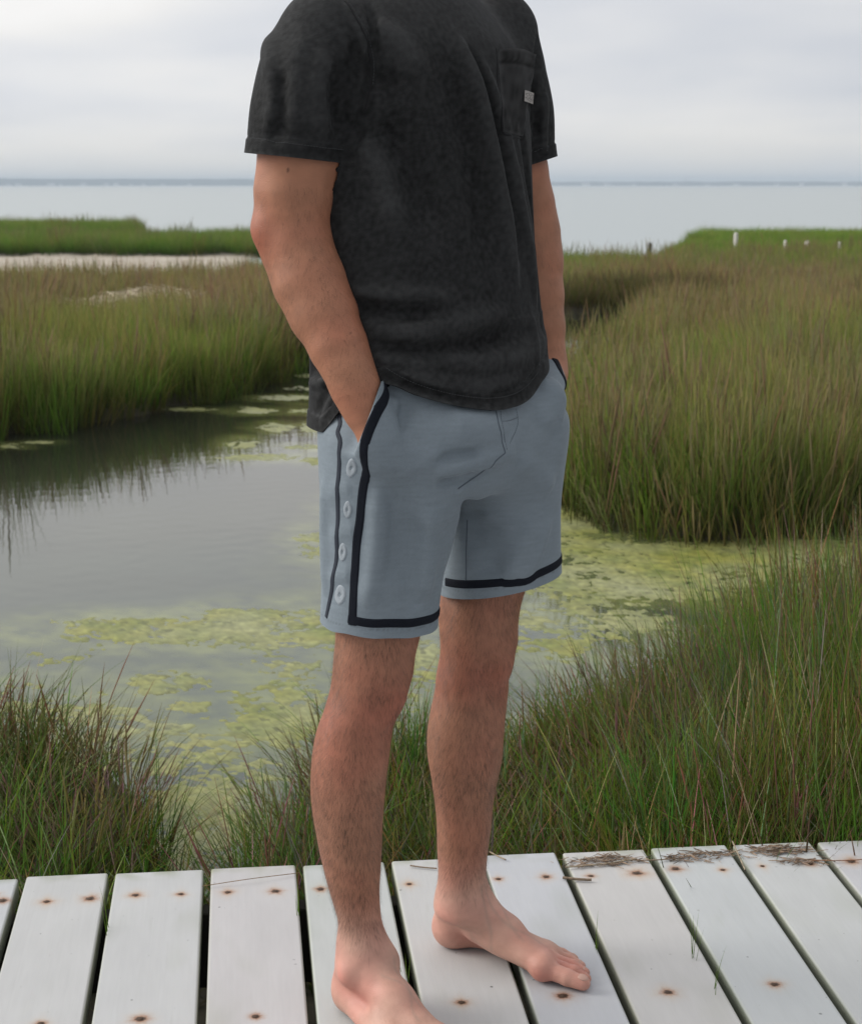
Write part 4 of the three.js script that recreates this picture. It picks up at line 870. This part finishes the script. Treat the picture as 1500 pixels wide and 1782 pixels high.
function teeCut(p) {
  let d = teeHem(p) - p.y;
  if (p.y < 1.36) {
    const R = chain(p, sleeveR, 0.03), L = chain(p, sleeveL, 0.03), t = trunkField(p, tee);
    if (R < t) d = Math.max(d, beyond(p, cuffR)); else if (L < t) d = Math.max(d, beyond(p, cuffL));
  }
  const X = p.x - O.x, Z = p.z - O.z;
  if (p.y > 1.4) d = Math.max(d, 0.08 - Math.hypot(X * LD.x + Z * LD.z, X * FD.x + Z * FD.z + 0.062, (p.y - 1.51) * 0.9));
  return d;
}

// ---- build the body
function skinTone(p, n) {
  const f = fbm(p.x * 9, p.y * 9, p.z * 9, 3), g = fbm(p.x * 40, p.y * 40, p.z * 40, 2);
  let c = [0.395, 0.18, 0.106];
  const low = sstep(0.2, 0.1, p.y), leg = sstep(0.75, 0.6, p.y) * (1 - low), knee = Math.exp(-Math.pow((p.y - 0.47) / 0.06, 2)) * leg;
  c = [lerp(c[0], 0.36, leg), lerp(c[1], 0.168, leg), lerp(c[2], 0.103, leg)];
  c = [lerp(c[0], 0.53, low), lerp(c[1], 0.31, low), lerp(c[2], 0.24, low)];
  const red = clamp(knee * 0.7 + f * 1.1 + 0.15 + low * f);
  c = [c[0] * (1 - red * 0.06), c[1] * (1 - red * 0.28), c[2] * (1 - red * 0.26)];
  let k = 1 + g * 0.26 + f * 0.22 + nz(p.x * 130, p.y * 130, p.z * 130) * 0.05;
  return c.map((v) => v * k);
}
const elbow = V(0, 0, 0).copy(armR[4][0]).add(V(-0.037, -0.008, 0.018));
const moles = [touch((p) => chain(p, armR, 0.02), 501, 296), touch((p) => chain(p, armR, 0.02), 610, 579), touch((p) => chain(p, armR, 0.02), 613, 586)];
function armTone(p, n) {
  let c = skinTone(p, n);
  const e = Math.exp(-p.distanceToSquared(elbow) / 0.0012); c = [c[0] * (1 - e * 0.05), c[1] * (1 - e * 0.3), c[2] * (1 - e * 0.3)];
  moles.forEach((m, i) => { const k = sstep(i ? 0.0019 : 0.0036, i ? 0.001 : 0.0018, p.distanceTo(m)) * (i ? 0.8 : 1); c = [lerp(c[0], 0.1, k), lerp(c[1], 0.045, k), lerp(c[2], 0.03, k)]; });
  return c;
}
function footTone(foot) {
  return (p, n) => {
    let c = skinTone(p, n);
    const [u, m, y] = foot.inside(p);
    if (y < 0.14) {
      const spots = [[0.19, 0.05, 0.02, 0.02, 0.8], [0.262, 0.03, 0.012, 0.02, 0.5], [0.0, 0, 0.01, 0.032, 0.5], [0.05, 0.04, 0.09, 0.018, 0.6], [0.25, 0, 0.01, 0.02, 0.5], [0.04, -0.045, 0.08, 0.016, 0.7], [0.14, 0.02, 0.055, 0.022, 0.5]];
      for (const [a, b, h, s, w] of spots) { const k = w * Math.exp(-((u - a) ** 2 + (m - b) ** 2 + (y - h) ** 2) / (s * s)); c = [c[0] * (1 - 0.04 * k), c[1] * (1 - 0.3 * k), c[2] * (1 - 0.3 * k)]; }
      for (const [a, b, e, f] of [[0.07, 0.03, 0.17, 0.01], [0.09, 0.0, 0.15, 0.03], [0.06, 0.036, 0.1, 0.045]]) { // veins
        const t = clamp(((u - a) * (e - a) + (m - b) * (f - b)) / ((e - a) ** 2 + (f - b) ** 2)), d = Math.hypot(u - a - t * (e - a), m - b - t * (f - b) + 0.004 * Math.sin(u * 90)), k = 0.16 * Math.exp(-(d * d) / 0.000008) * sstep(0.02, 0.04, y);
        c = [c[0] * (1 - k * 0.9), c[1] * (1 - k * 0.4), c[2] * (1 - k * 0.3)];
      }
      const sole = sstep(0.008, 0.002, y); c = [c[0] * (1 - 0.2 * sole), c[1] * (1 - 0.3 * sole), c[2] * (1 - 0.3 * sole)];
    }
    return c;
  };
}
const skinBump = noiseTex(256, (u, v, x, y) => 0.5 + 0.5 * nz(u * 60, v * 60, 1) + 0.35 * nz(u * 120, v * 120, 4));
skinBump.repeat.set(12, 12);
const skin = new THREE.MeshPhysicalMaterial({ vertexColors: true, roughness: 0.52, specularIntensity: 0.7, bumpMap: skinBump, bumpScale: 0.00035, side: THREE.DoubleSide });
const box = (A, pad) => { const b = new THREE.Box3(); A.forEach(([c, r]) => { b.expandByPoint(c.clone().addScalar(r)); b.expandByPoint(c.clone().addScalar(-r)); }); return [b.min.subScalar(pad), b.max.addScalar(pad)]; };
const fullR = (p) => { let d = chain(p, [...armR, ...palmR.slice(1)], 0.016); d = smin(d, ball(p, elbow, 0.012), 0.03); for (const [a, b, r, s] of fingR) d = smin(d, capsule(p, a, b, r, s), 0.004); return d + nz(p.x * 18, p.y * 10, p.z * 18) * 0.0016; };
const fullL = (p) => { let d = chain(p, [...armL, ...palmL.slice(1)], 0.016); for (const [a, b, r, s] of fingL) d = smin(d, capsule(p, a, b, r, s), 0.004); return d + nz(p.x * 18, p.y * 10, p.z * 18) * 0.0016; };
const legNetR = nets(legFR, V(-0.27, -0.01, -2.53), V(0.14, 0.86, -2.13), 0.0024), legNetL = nets(legFL, V(-0.1, -0.02, -2.72), V(0.33, 0.86, -2.36), 0.0024);
const armNetR = nets(fullR, ...box([...armR, ...palmR, [fingR[7][1], 0.02]], 0.02), 0.003), armNetL = nets(fullL, ...box([...armL, ...palmL, [fingL[7][1], 0.02]], 0.02), 0.0033);
// head and neck: out of the picture above, still there
const hd = (l, y, f) => bodyAt(l, y, f - 0.06);
const headField = (p) => {
  const X = p.x - O.x, Z = p.z - O.z, l = X * LD.x + Z * LD.z, f = X * FD.x + Z * FD.z + 0.06, y = p.y;
  const ell = (cl, cy, cf, a, b, c) => { const k0 = Math.hypot((l - cl) / a, (y - cy) / b, (f - cf) / c), k1 = Math.hypot((l - cl) / a / a, (y - cy) / b / b, (f - cf) / c / c); return k1 < 1e-5 ? -a : (k0 * (k0 - 1)) / k1; };
  let d = ell(0, 1.70, 0.0, 0.076, 0.1, 0.096);
  d = smin(d, ell(0, 1.635, 0.045, 0.056, 0.066, 0.06), 0.035);
  d = smin(d, capsule(p, bodyAt(0, 1.44, -0.08), hd(0, 1.63, -0.01), 0.062, 0.055), 0.03);
  d = smin(d, ell(0, 1.592, 0.085, 0.024, 0.018, 0.022), 0.02);
  d = smin(d, capsule(p, hd(0, 1.69, 0.096), hd(0, 1.648, 0.118), 0.008, 0.0115), 0.012);
  for (const s of [-1, 1]) {
    d = smax(d, -ball(p, hd(0.032 * s, 1.688, 0.106), 0.016), 0.012);
    d = smin(d, ball(p, hd(0.032 * s, 1.687, 0.085), 0.0125), 0.003);
    d = smin(d, ell(0.078 * s, 1.67, -0.006, 0.01, 0.031, 0.018), 0.01);
    d = smin(d, ell(0.026 * s, 1.71, 0.093, 0.02, 0.006, 0.009), 0.01);
  }
  d = smin(d, ell(0, 1.624, 0.1, 0.026, 0.006, 0.01), 0.006); d = smin(d, ell(0, 1.612, 0.098, 0.023, 0.007, 0.01), 0.006);
  return d;
};
{
  const w = around(() => O.x, () => O.z, 0.1), none = (p) => skinTone(p);
  const trunkF = (p) => smin(smin(trunkField(p, trunk), capsule(p, armR[0][0], bodyAt(-0.05, 1.42, -0.06), 0.05, 0.05), 0.03), capsule(p, armL[0][0], bodyAt(0.05, 1.42, -0.06), 0.05, 0.05), 0.03);
  const parts = [
    dress(legNetR, footTone(footR), around((p) => legR(p.y)[1], (p) => legR(p.y)[2], 0.06)), dress(legNetL, footTone(footL), around((p) => legL(p.y)[1], (p) => legL(p.y)[2], 0.06)),
    dress(armNetR, armTone, around(() => armR[5][0].x, () => armR[5][0].z, 0.06)), dress(armNetL, armTone, around(() => armL[5][0].x, () => armL[5][0].z, 0.06)),
    dress(nets(trunkF, V(-0.25, 0.8, -2.75), V(0.25, 1.52, -2.2), 0.009), none, w), dress(nets(headField, V(-0.22, 1.46, -2.68), V(0.2, 1.83, -2.3), 0.0045), none, w),
  ];
  mesh('body', mergeGeometries(parts), skin, person);
  const hairF = (p) => { const X = p.x - O.x, Z = p.z - O.z, l = X * LD.x + Z * LD.z, f = X * FD.x + Z * FD.z + 0.06, y = p.y; const k0 = Math.hypot(l / 0.084, (y - 1.705) / 0.112, (f + 0.008) / 0.104); let d = (k0 - 1) * 0.09 + fbm(l * 40, y * 25, f * 40, 3) * 0.014; return smax(d, Math.max(1.66 - y, f - 0.01 - (y - 1.7) * 0.9) * 0.7, 0.012); };
  const hn = nets(hairF, V(-0.22, 1.6, -2.68), V(0.2, 1.86, -2.3), 0.005);
  mesh('hair', dress(hn, (p) => { const k = 0.7 + 0.6 * fbm(p.x * 30, p.y * 8, p.z * 30, 2); return [0.075 * k, 0.05 * k, 0.03 * k]; }, w), std({ vertexColors: true, roughness: 0.6 }), person);
}
// toenails
for (const foot of [footR, footL]) foot.toes.forEach(([a, b, c, r0, r1, r2], i) => {
  const g = new THREE.SphereGeometry(1, 12, 8), big = i === 0;
  g.scale(r2 * (big ? 0.78 : 0.75), r2 * 0.22, r2 * (big ? 0.72 : 0.62));
  const up = foot.world(c.x - r2 * 0.05, c.z, c.y + r2 * 0.84), dir = foot.world(c.x + 0.02, c.z, c.y).sub(foot.world(c.x, c.z, c.y));
  g.rotateZ(big ? -0.22 : -0.5); g.rotateY(-Math.atan2(dir.z, dir.x)); g.translate(up.x, up.y, up.z);
  mesh('toenail', local(g), nailMat(), person);
});
function nailMat() { return (nailMat.m ??= new THREE.MeshPhysicalMaterial({ color: rgb(0.5, 0.3, 0.24), roughness: 0.6 })); }
// leg hair: fine strands lying down the shins
{
  const P = [], N = [], C = [], I = [], r = rng(77);
  const grow = (net, f, count, y0, y1, len, wd) => {
    const { pos, idx } = net, area = []; let sum = 0; const a = V(0, 0, 0), b = V(0, 0, 0), c = V(0, 0, 0);
    for (let t = 0; t < idx.length; t += 3) { const y = pos[idx[t] * 3 + 1]; const dens = y > y0 && y < y1 ? sstep(y0, y0 + 0.05, y) * (0.45 + 0.9 * clamp(0.5 + fbm(pos[idx[t] * 3] * 14, y * 8, pos[idx[t] * 3 + 2] * 14, 2) * 1.5)) : 0; sum += dens; area.push(sum); }
    for (let k = 0; k < count; k++) {
      let u = r() * sum, lo = 0, hi = area.length - 1; while (lo < hi) { const m = (lo + hi) >> 1; if (area[m] < u) lo = m + 1; else hi = m; }
      a.fromArray(pos, idx[lo * 3] * 3); b.fromArray(pos, idx[lo * 3 + 1] * 3); c.fromArray(pos, idx[lo * 3 + 2] * 3);
      const p = a.clone().lerp(b, r()).lerp(c, r() * 0.5), n = grad(f, p, 0.002).normalize();
      const d = V((r() - 0.5) * 0.9, -1, (r() - 0.5) * 0.9).addScaledVector(FD, -0.15); d.addScaledVector(n, -d.dot(n)).normalize();
      const L = len * (0.4 + 0.9 * r()), s = V(0, 0, 0).crossVectors(d, n).normalize(), at = P.length / 3, curl = (r() - 0.5) * 0.5, W = wd * (0.7 + 0.6 * r()), sh = 0.6 + 0.8 * r();
      for (let q = 0; q < 4; q++) { const t = q / 3, e = p.clone().addScaledVector(d, L * t).addScaledVector(n, 0.0002 + L * 0.42 * Math.sin(t * 1.9) * 0.75).addScaledVector(s, curl * L * t * t), w = W * (1 - t * 0.8); const m = n.clone().addScaledVector(d, -0.3);
        P.push(e.x - s.x * w - O.x, e.y, e.z - s.z * w - O.z, e.x + s.x * w - O.x, e.y, e.z + s.z * w - O.z); N.push(m.x, m.y, m.z, m.x, m.y, m.z); for (let z = 0; z < 2; z++) C.push(0.05 * sh, 0.03 * sh, 0.017 * sh); }
      for (let q = 0; q < 3; q++) { const A = at + q * 2; I.push(A, A + 1, A + 2, A + 1, A + 3, A + 2); }
    }
  };
  grow(armNetR, fullR, 5200, 0.9, 1.2, 0.01, 0.00007); grow(armNetL, fullL, 3200, 0.9, 1.2, 0.01, 0.00007);
  grow(legNetR, legFR, 23000, 0.1, 0.66, 0.0125, 0.00009); grow(legNetL, legFL, 21000, 0.1, 0.66, 0.0125, 0.00009);
  const m = mesh('limb_hair', buffer(P, N, I, C), std({ vertexColors: true, roughness: 0.5 }), person); m.userData.kind = 'stuff';
}
// ---- shirt and shorts as cloth
function weave(a, b, n) { return noiseTex(256, (u, v, x, y) => 0.5 + 0.28 * Math.sin(u * 2 * Math.PI * a) * Math.sin(v * 2 * Math.PI * b) + n * nz(u * 64, v * 64, 2) + n * nz(u * 24, v * 24, 8)); }
const teeBump = weave(64, 64, 0.4); teeBump.repeat.set(14, 14);
const teeMat = new THREE.MeshPhysicalMaterial({ vertexColors: true, roughness: 0.93, specularIntensity: 0.25, bumpMap: teeBump, bumpScale: 0.0005, sheen: 0.6, sheenRoughness: 0.4, sheenColor: rgb(0.3, 0.31, 0.33), side: THREE.DoubleSide });
const stitchY = (k) => Math.exp(-Math.pow((k - 0.0225) / 0.0025, 2));
function teeTone(p, n) {
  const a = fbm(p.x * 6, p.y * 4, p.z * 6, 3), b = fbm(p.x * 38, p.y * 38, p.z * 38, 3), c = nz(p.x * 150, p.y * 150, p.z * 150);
  const fold = teeFolds(p), wornLit = clamp(0.35 + a * 0.13 + b * 0.2 + c * 0.34 + fold * (fold > 0 ? 75 : 30) + 0.3 * sstep(1.32, 1.45, p.y) + 0.14 * clamp(n.y));  // wear plus painted light: crests, shoulders and upward faces paler, creases darker
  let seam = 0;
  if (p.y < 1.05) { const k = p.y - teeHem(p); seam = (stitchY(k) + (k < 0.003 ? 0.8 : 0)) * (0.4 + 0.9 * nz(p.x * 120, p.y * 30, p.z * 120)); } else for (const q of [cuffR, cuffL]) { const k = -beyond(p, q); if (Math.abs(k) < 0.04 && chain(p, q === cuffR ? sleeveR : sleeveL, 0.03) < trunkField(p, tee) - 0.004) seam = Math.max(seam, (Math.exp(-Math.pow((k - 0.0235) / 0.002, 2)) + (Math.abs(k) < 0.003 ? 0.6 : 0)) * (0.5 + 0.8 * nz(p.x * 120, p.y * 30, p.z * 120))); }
  const v = lerp(0.009, 0.052, clamp(wornLit + seam * 0.6));
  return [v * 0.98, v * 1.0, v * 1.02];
}
const aroundTrunk = around(() => O.x - 0.03, () => O.z - 0.03, 0.17);
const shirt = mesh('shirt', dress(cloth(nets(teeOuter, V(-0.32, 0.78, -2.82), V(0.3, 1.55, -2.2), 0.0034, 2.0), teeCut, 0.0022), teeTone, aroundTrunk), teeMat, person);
shirt.userData.label = 'faded black short sleeved shirt with a chest pocket';
const shortsBump = weave(80, 80, 0.3); shortsBump.repeat.set(16, 16);
const shortsMat = new THREE.MeshPhysicalMaterial({ vertexColors: true, roughness: 0.8, specularIntensity: 0.35, bumpMap: shortsBump, bumpScale: 0.0003, side: THREE.DoubleSide, sheen: 0.9, sheenRoughness: 0.45, sheenColor: rgb(0.5, 0.55, 0.6) });
const hemDist = (p) => p.y - hemY(p, legSide(p));
function shortsTone(p, n) {
  const a = nz(p.x * 40, p.y * 420, p.z * 40), b = fbm(p.x * 5, p.y * 5, p.z * 5, 2), c = nz(p.x * 260, p.y * 260, p.z * 260), k = 1 + a * 0.09 + b * 0.1 + c * 0.06;
  const h = hemDist(p), st = p.y < 0.75 ? Math.exp(-Math.pow((h - 0.013) / 0.0012, 2)) * (0.5 + 0.5 * Math.sin((p.x + p.z) * 1400)) * 0.3 : 0;
  return [0.2 * k * (1 - st), 0.238 * k * (1 - st), 0.27 * k * (1 - st)];
}
const shorts = mesh('shorts', dress(cloth(nets(shortsOuter, V(-0.24, 0.5, -2.74), V(0.26, 0.95, -2.18), 0.003, 2.0), shortsCut, 0.002), shortsTone, around(() => O.x, () => O.z, 0.16)), shortsMat, person);
shorts.userData.label = 'heather blue shorts with navy tape and a row of eyelets down the side';

const stuffMesh = (...q) => { const o = mesh(...q); o.userData.kind = 'stuff'; return o; };
// ribbons of tape laid on cloth
function ribbon(f, pts, w, h, fine = 0.006) {
  const curve = new THREE.CatmullRomCurve3(pts, false, 'centripetal'), n = Math.max(6, Math.ceil(curve.getLength() / fine)), P = [], I = [], U = [], K = 8;
  for (let i = 0; i <= n; i++) {
    const c = curve.getPoint(i / n), [q, nn] = settle(f, c.clone(), 0), t = curve.getTangent(i / n), s = V(0, 0, 0).crossVectors(nn, t).normalize();
    for (let k = 0; k <= K; k++) {
      const e = k / K - 0.5, edge = k === 0 || k === K, [v] = settle(f, q.clone().addScaledVector(s, e * w), edge ? -0.0005 : h * (k === 1 || k === K - 1 ? 0.85 : 1), 2);
      P.push(v.x - O.x, v.y, v.z - O.z); U.push(e * w, (i / n) * curve.getLength());
    }
  }
  for (let i = 0; i < n; i++) for (let k = 0; k < K; k++) { const a = i * (K + 1) + k, b = a + K + 1; I.push(a, b, a + 1, a + 1, b, b + 1); }
  return buffer(P, null, I, null, U);
}
const on = (f, list) => list.map(([a, b]) => touch(f, a, b));
const navy = new THREE.MeshPhysicalMaterial({ color: rgb(0.0085, 0.0105, 0.0165), roughness: 0.8, specularIntensity: 0.25, bumpMap: shortsBump, bumpScale: 0.0003, side: THREE.DoubleSide });
const slate = new THREE.MeshPhysicalMaterial({ color: rgb(0.034, 0.04, 0.053), roughness: 0.8, specularIntensity: 0.4, side: THREE.DoubleSide });
const thread = std({ color: rgb(0.085, 0.105, 0.13), roughness: 0.9 });
const SO = (p) => shortsOuter(p);
mesh('tape', ribbon(SO, on(SO, [[634.5, 766], [633, 800], [632, 850], [627, 900], [621, 945], [618, 990], [615, 1040], [613, 1088]]), 0.0142, 0.0012), navy, shorts).userData.label = 'wide navy tape down the side of the near leg';
mesh('tape', ribbon(SO, on(SO, [[590, 722], [592, 738], [588, 752], [592, 768], [590, 820], [588, 880], [586, 940], [580, 1000], [573, 1050], [568, 1074]]), 0.0085, 0.0012), slate, shorts).userData.label = 'thin slate tape at the back of the side panel';
const ring = (s, up, a0, a1, n) => { const R = s ? clothL : clothR, out = []; for (let i = 0; i <= n; i++) { const a = lerp(a0, a1, i / n), p = V(0, 0.58, 0); for (let k = 0; k < 3; k++) { const r = R(p.y); p.x = r[1] + Math.cos(a) * r[3]; p.z = r[2] + Math.sin(a) * r[4]; p.y = hemY(p, s) + up; } out.push(settle(SO, p, 0)[0]); } return out; };
{
  const a = touch(SO, 606, 1080), r = clothR(a.y), a0 = Math.atan2(a.z - r[2], a.x - r[1]);
  mesh('hem_tape', ribbon(SO, ring(0, 0.0215, a0, a0 - 4.6, 60), 0.0135, 0.0013), navy, shorts);
  mesh('hem_tape', ribbon(SO, ring(1, 0.0215, 2.6, -2.4, 60), 0.0135, 0.0013), navy, shorts);
}
const rim = (line, k) => { const pts = on(SO, line); return pts; };
mesh('pocket_tape', ribbon(SO, rim([[679, 652], [673, 682], [653, 723], [641, 750], [634.5, 770]]), 0.016, 0.0016, 0.004), navy, shorts).userData.label = 'navy tape along the pocket that the near hand is in';
mesh('pocket_tape', ribbon(SO, rim([[957, 617], [969, 631], [978, 651], [984, 674]]), 0.013, 0.0016, 0.004), navy, shorts).userData.label = 'navy tape along the pocket that the far hand is in';
// seams of the fly and the inner legs
mesh('seam', ribbon(SO, on(SO, [[863, 716], [868, 740], [873, 765], [879, 788]]), 0.0022, 0.0007, 0.004), thread, shorts);
mesh('seam', ribbon(SO, on(SO, [[879, 788], [862, 803], [840, 820], [815, 838], [797, 851]]), 0.002, 0.0007, 0.004), thread, shorts);
mesh('seam', ribbon(SO, on(SO, [[813, 905], [812, 940], [811, 990], [810, 1018]]), 0.0016, 0.0006, 0.006), thread, shorts);
function stitches(f, list, len, gap, w) { // short raised dashes along a line
  const c = new THREE.CatmullRomCurve3(on(f, list), false, 'centripetal'), L = c.getLength(), gs = [];
  for (let s = 0; s < L - len; s += len + gap) { const a = settle(f, c.getPointAt(s / L), 0.0003)[0], b = settle(f, c.getPointAt((s + len) / L), 0.0003)[0]; const t = new THREE.CylinderGeometry(w, w, a.distanceTo(b), 5); t.rotateX(Math.PI / 2); t.lookAt(b.clone().sub(a)); t.translate((a.x + b.x) / 2 - O.x, (a.y + b.y) / 2, (a.z + b.z) / 2 - O.z); gs.push(t); }
  return mergeGeometries(gs);
}
stuffMesh('fly_stitching', mergeGeometries([stitches(SO, [[871, 716], [874, 740], [878, 764], [882, 784]], 0.0022, 0.0012, 0.00035), stitches(SO, [[898, 712], [901, 735], [896, 752], [886, 774]], 0.0022, 0.0012, 0.00035), stitches(SO, [[874, 733], [886, 732], [900, 727]], 0.0022, 0.0012, 0.00035)]), thread, shorts);
// button dot under the shirt hem
{ const g = new THREE.SphereGeometry(0.0028, 10, 8), p = touch(SO, 852, 712); g.translate(p.x - O.x, p.y, p.z - O.z); mesh('snap', g, navy, shorts); }
// embroidered eyelets down the side panel: an oval of radiating thread round a slit
{
  const em = new THREE.MeshPhysicalMaterial({ color: rgb(0.32, 0.36, 0.395), roughness: 0.75, side: THREE.DoubleSide }), hole = std({ color: rgb(0.2, 0.235, 0.265) });
  [[612, 814, 9.5, 17, 0.12], [605, 887, 7.5, 16, 0.1], [596.5, 961, 7.5, 17, 0.05], [592, 1035, 10.5, 18, -0.25]].forEach(([px, py, rx, ry, tw]) => {
    const c = touch(SO, px, py), right = touch(SO, px + rx, py).sub(c), up = touch(SO, px, py - ry).sub(c), P = [], I = [], rings = 6, seg = 56, in0 = 0.14;
    for (let k = 0; k <= rings; k++) for (let q = 0; q < seg; q++) {
      const a = (q / seg) * 6.2832, t = lerp(in0, 1, k / rings), A = a + tw, v = c.clone().addScaledVector(right, Math.cos(a) * t * (1 - 0.18 * Math.sin(A) ** 2)).addScaledVector(up, Math.sin(a) * t * 0.98);
      const rib = q % 2 ? 0.0004 : 0, hgt = k === 0 || k === rings ? -0.0004 : 0.0012 + rib - 0.0004 * Math.abs(t - 0.65);
      const [s] = settle(SO, v, hgt, 2); P.push(s.x - O.x, s.y, s.z - O.z);
    }
    for (let k = 0; k < rings; k++) for (let q = 0; q < seg; q++) { const a = k * seg + q, b = k * seg + ((q + 1) % seg); I.push(a, a + seg, b, b, a + seg, b + seg); }
    const e = mesh('eyelet', buffer(P, null, I), em, shorts);
    const H = []; for (let q = 0; q < 20; q++) { const a = (q / 20) * 6.2832, [s] = settle(SO, c.clone().addScaledVector(right, Math.cos(a) * 0.16).addScaledVector(up, Math.sin(a) * 0.26), 0.0004, 2); H.push(s.x - O.x, s.y, s.z - O.z); }
    const hi = []; for (let q = 1; q < 19; q++) hi.push(0, q, q + 1);
    mesh('slit', buffer(H, null, hi), hole, e);
  });
}
{ // stitching of hem and cuffs, seam of the near shoulder
  const grey = std({ color: rgb(0.06, 0.062, 0.066), roughness: 0.95 }), black = std({ color: rgb(0.006, 0.006, 0.007), roughness: 0.95 }), TO = teeOuter;
  stuffMesh('stitching', mergeGeometries([stitches(TO, [[672, 640], [690, 651], [720, 666], [760, 679], [800, 688], [850, 693], [890, 687], [915, 673], [936, 648]], 0.0026, 0.0014, 0.0004), stitches(TO, [[437, 241], [470, 245], [510, 250], [550, 255], [600, 261]], 0.0026, 0.0014, 0.0004), stitches(TO, [[922, 264], [940, 259], [962, 250]], 0.0026, 0.0014, 0.0004)]), grey, shirt);
  mesh('seam', ribbon(TO, on(TO, [[600, 2], [614, 22], [629, 48], [640, 80], [646, 112], [644, 150], [636, 190]]), 0.0026, 0.0007, 0.004), black, shirt);
  stuffMesh('stitching', mergeGeometries([stitches(TO, [[605, 2], [619, 22], [634, 47], [645, 79], [651, 112], [649, 150]], 0.0026, 0.0014, 0.0004)]), grey, shirt);
  mesh('pocket_seam', ribbon(TO, on(TO, [[863, 84], [865, 110], [869, 160], [873, 210], [875, 231], [890, 236], [911, 241]]), 0.0032, 0.0006, 0.004), black, shirt);
}
// ---- chest pocket with its hem and woven label
{
  const TO = teeOuter, quad = [[866, 87], [931, 97], [910, 238], [876, 228]], nu = 14, nv = 26, P = [], I = [], C = [], cs = [];
  const at = (u, v) => { const a = [lerp(quad[0][0], quad[1][0], u), lerp(quad[0][1], quad[1][1], u) - 3 * Math.sin(u * 3.14)], b = [lerp(quad[3][0], quad[2][0], u), lerp(quad[3][1], quad[2][1], u)]; const top = [lerp(a[0], b[0], v), lerp(a[1], b[1], v)]; if (v < 0.4 && u > 0.5) top[0] += (u - 0.5) * 2 * 8 * Math.sin((v / 0.4) * 3.14) * 0.3; return top; };
  for (let j = 0; j <= nv; j++) for (let i = 0; i <= nu; i++) {
    const u = i / nu, v = j / nv, p = touch(TO, ...at(u, v)), edge = i === 0 || i === nu || j === nv, top = j === 0;
    const puff = 0.0022 + 0.005 * Math.sin(u * 3.14) * (1 - v) ** 2 + (v < 0.145 ? 0.0012 : 0) - (Math.abs(v - 0.155) < 0.025 ? 0.001 : 0) + 0.001 * nz(u * 9, v * 9, 5);
    const [s] = settle(TO, p, edge && !top ? 0.0002 : puff, 2);
    cs.push(s.clone()); P.push(s.x - O.x, s.y, s.z - O.z);
    const w = clamp(0.35 + 0.6 * nz(u * 14, v * 3, 1) * (v < 0.15 ? 1 : 0.3) + 0.5 * nz(u * 4, v * 7, 9) + (edge || top ? 0.7 : 0) - (Math.abs(v - 0.17) < 0.02 ? 0.5 : 0)), k = lerp(0.012, 0.055, w); C.push(k, k, k * 1.02);
  }
  for (let j = 0; j < nv; j++) for (let i = 0; i < nu; i++) { const a = j * (nu + 1) + i, b = a + nu + 1; I.push(a, b, a + 1, a + 1, b, b + 1); }
  const pk = mesh('chest_pocket', buffer(P, null, I, C), teeMat.clone(), shirt); pk.material.bumpMap = null;
  // label: two stacked diamonds with small dark lettering on taupe cloth
  const cv = document.createElement('canvas'); cv.width = 160; cv.height = 176; const x = cv.getContext('2d');
  x.fillStyle = '#9d9894'; x.fillRect(0, 0, 160, 176); x.strokeStyle = '#2e2a28'; x.fillStyle = '#231f1e'; x.lineWidth = 6;
  for (const cy of [56, 112]) { x.beginPath(); x.moveTo(14, cy); x.lineTo(80, cy - 36); x.lineTo(148, cy); x.lineTo(80, cy + 40); x.closePath(); x.stroke(); }
  x.fillStyle = '#9d9894'; x.fillRect(50, 76, 62, 16); x.fillStyle = '#231f1e'; x.textAlign = 'center';
  x.font = 'bold 30px sans-serif'; x.fillText('RTY', 84, 68); x.font = 'bold 17px sans-serif'; x.fillText('OF', 82, 91); x.font = 'bold 30px sans-serif'; x.fillText('FNR', 82, 125);
  const t = new THREE.CanvasTexture(cv); t.colorSpace = THREE.SRGBColorSpace;
  const corner = [[906, 158.5], [925, 163], [924, 182.5], [906, 177]], LP = [], LU = [], LI = [], n = 6;
  for (let j = 0; j <= n; j++) for (let i = 0; i <= n; i++) { const u = i / n, v = j / n, px = lerp(lerp(corner[0][0], corner[1][0], u), lerp(corner[3][0], corner[2][0], u), v), py = lerp(lerp(corner[0][1], corner[1][1], u), lerp(corner[3][1], corner[2][1], u), v), [s] = settle(TO, touch(TO, px, py), 0.0062 - 0.001 * v, 2); LP.push(s.x - O.x, s.y, s.z - O.z); LU.push(u, 1 - v); }
  for (let j = 0; j < n; j++) for (let i = 0; i < n; i++) { const a = j * (n + 1) + i, b = a + n + 1; LI.push(a, b, a + 1, a + 1, b, b + 1); }
  mesh('label', buffer(LP, null, LI, null, LU), std({ map: t, roughness: 0.85 }), pk);
}
tag(person, 'barefoot person in faded black shirt and blue shorts, hands in pockets, on white planks', 'person');

renderer.render(scene, camera);
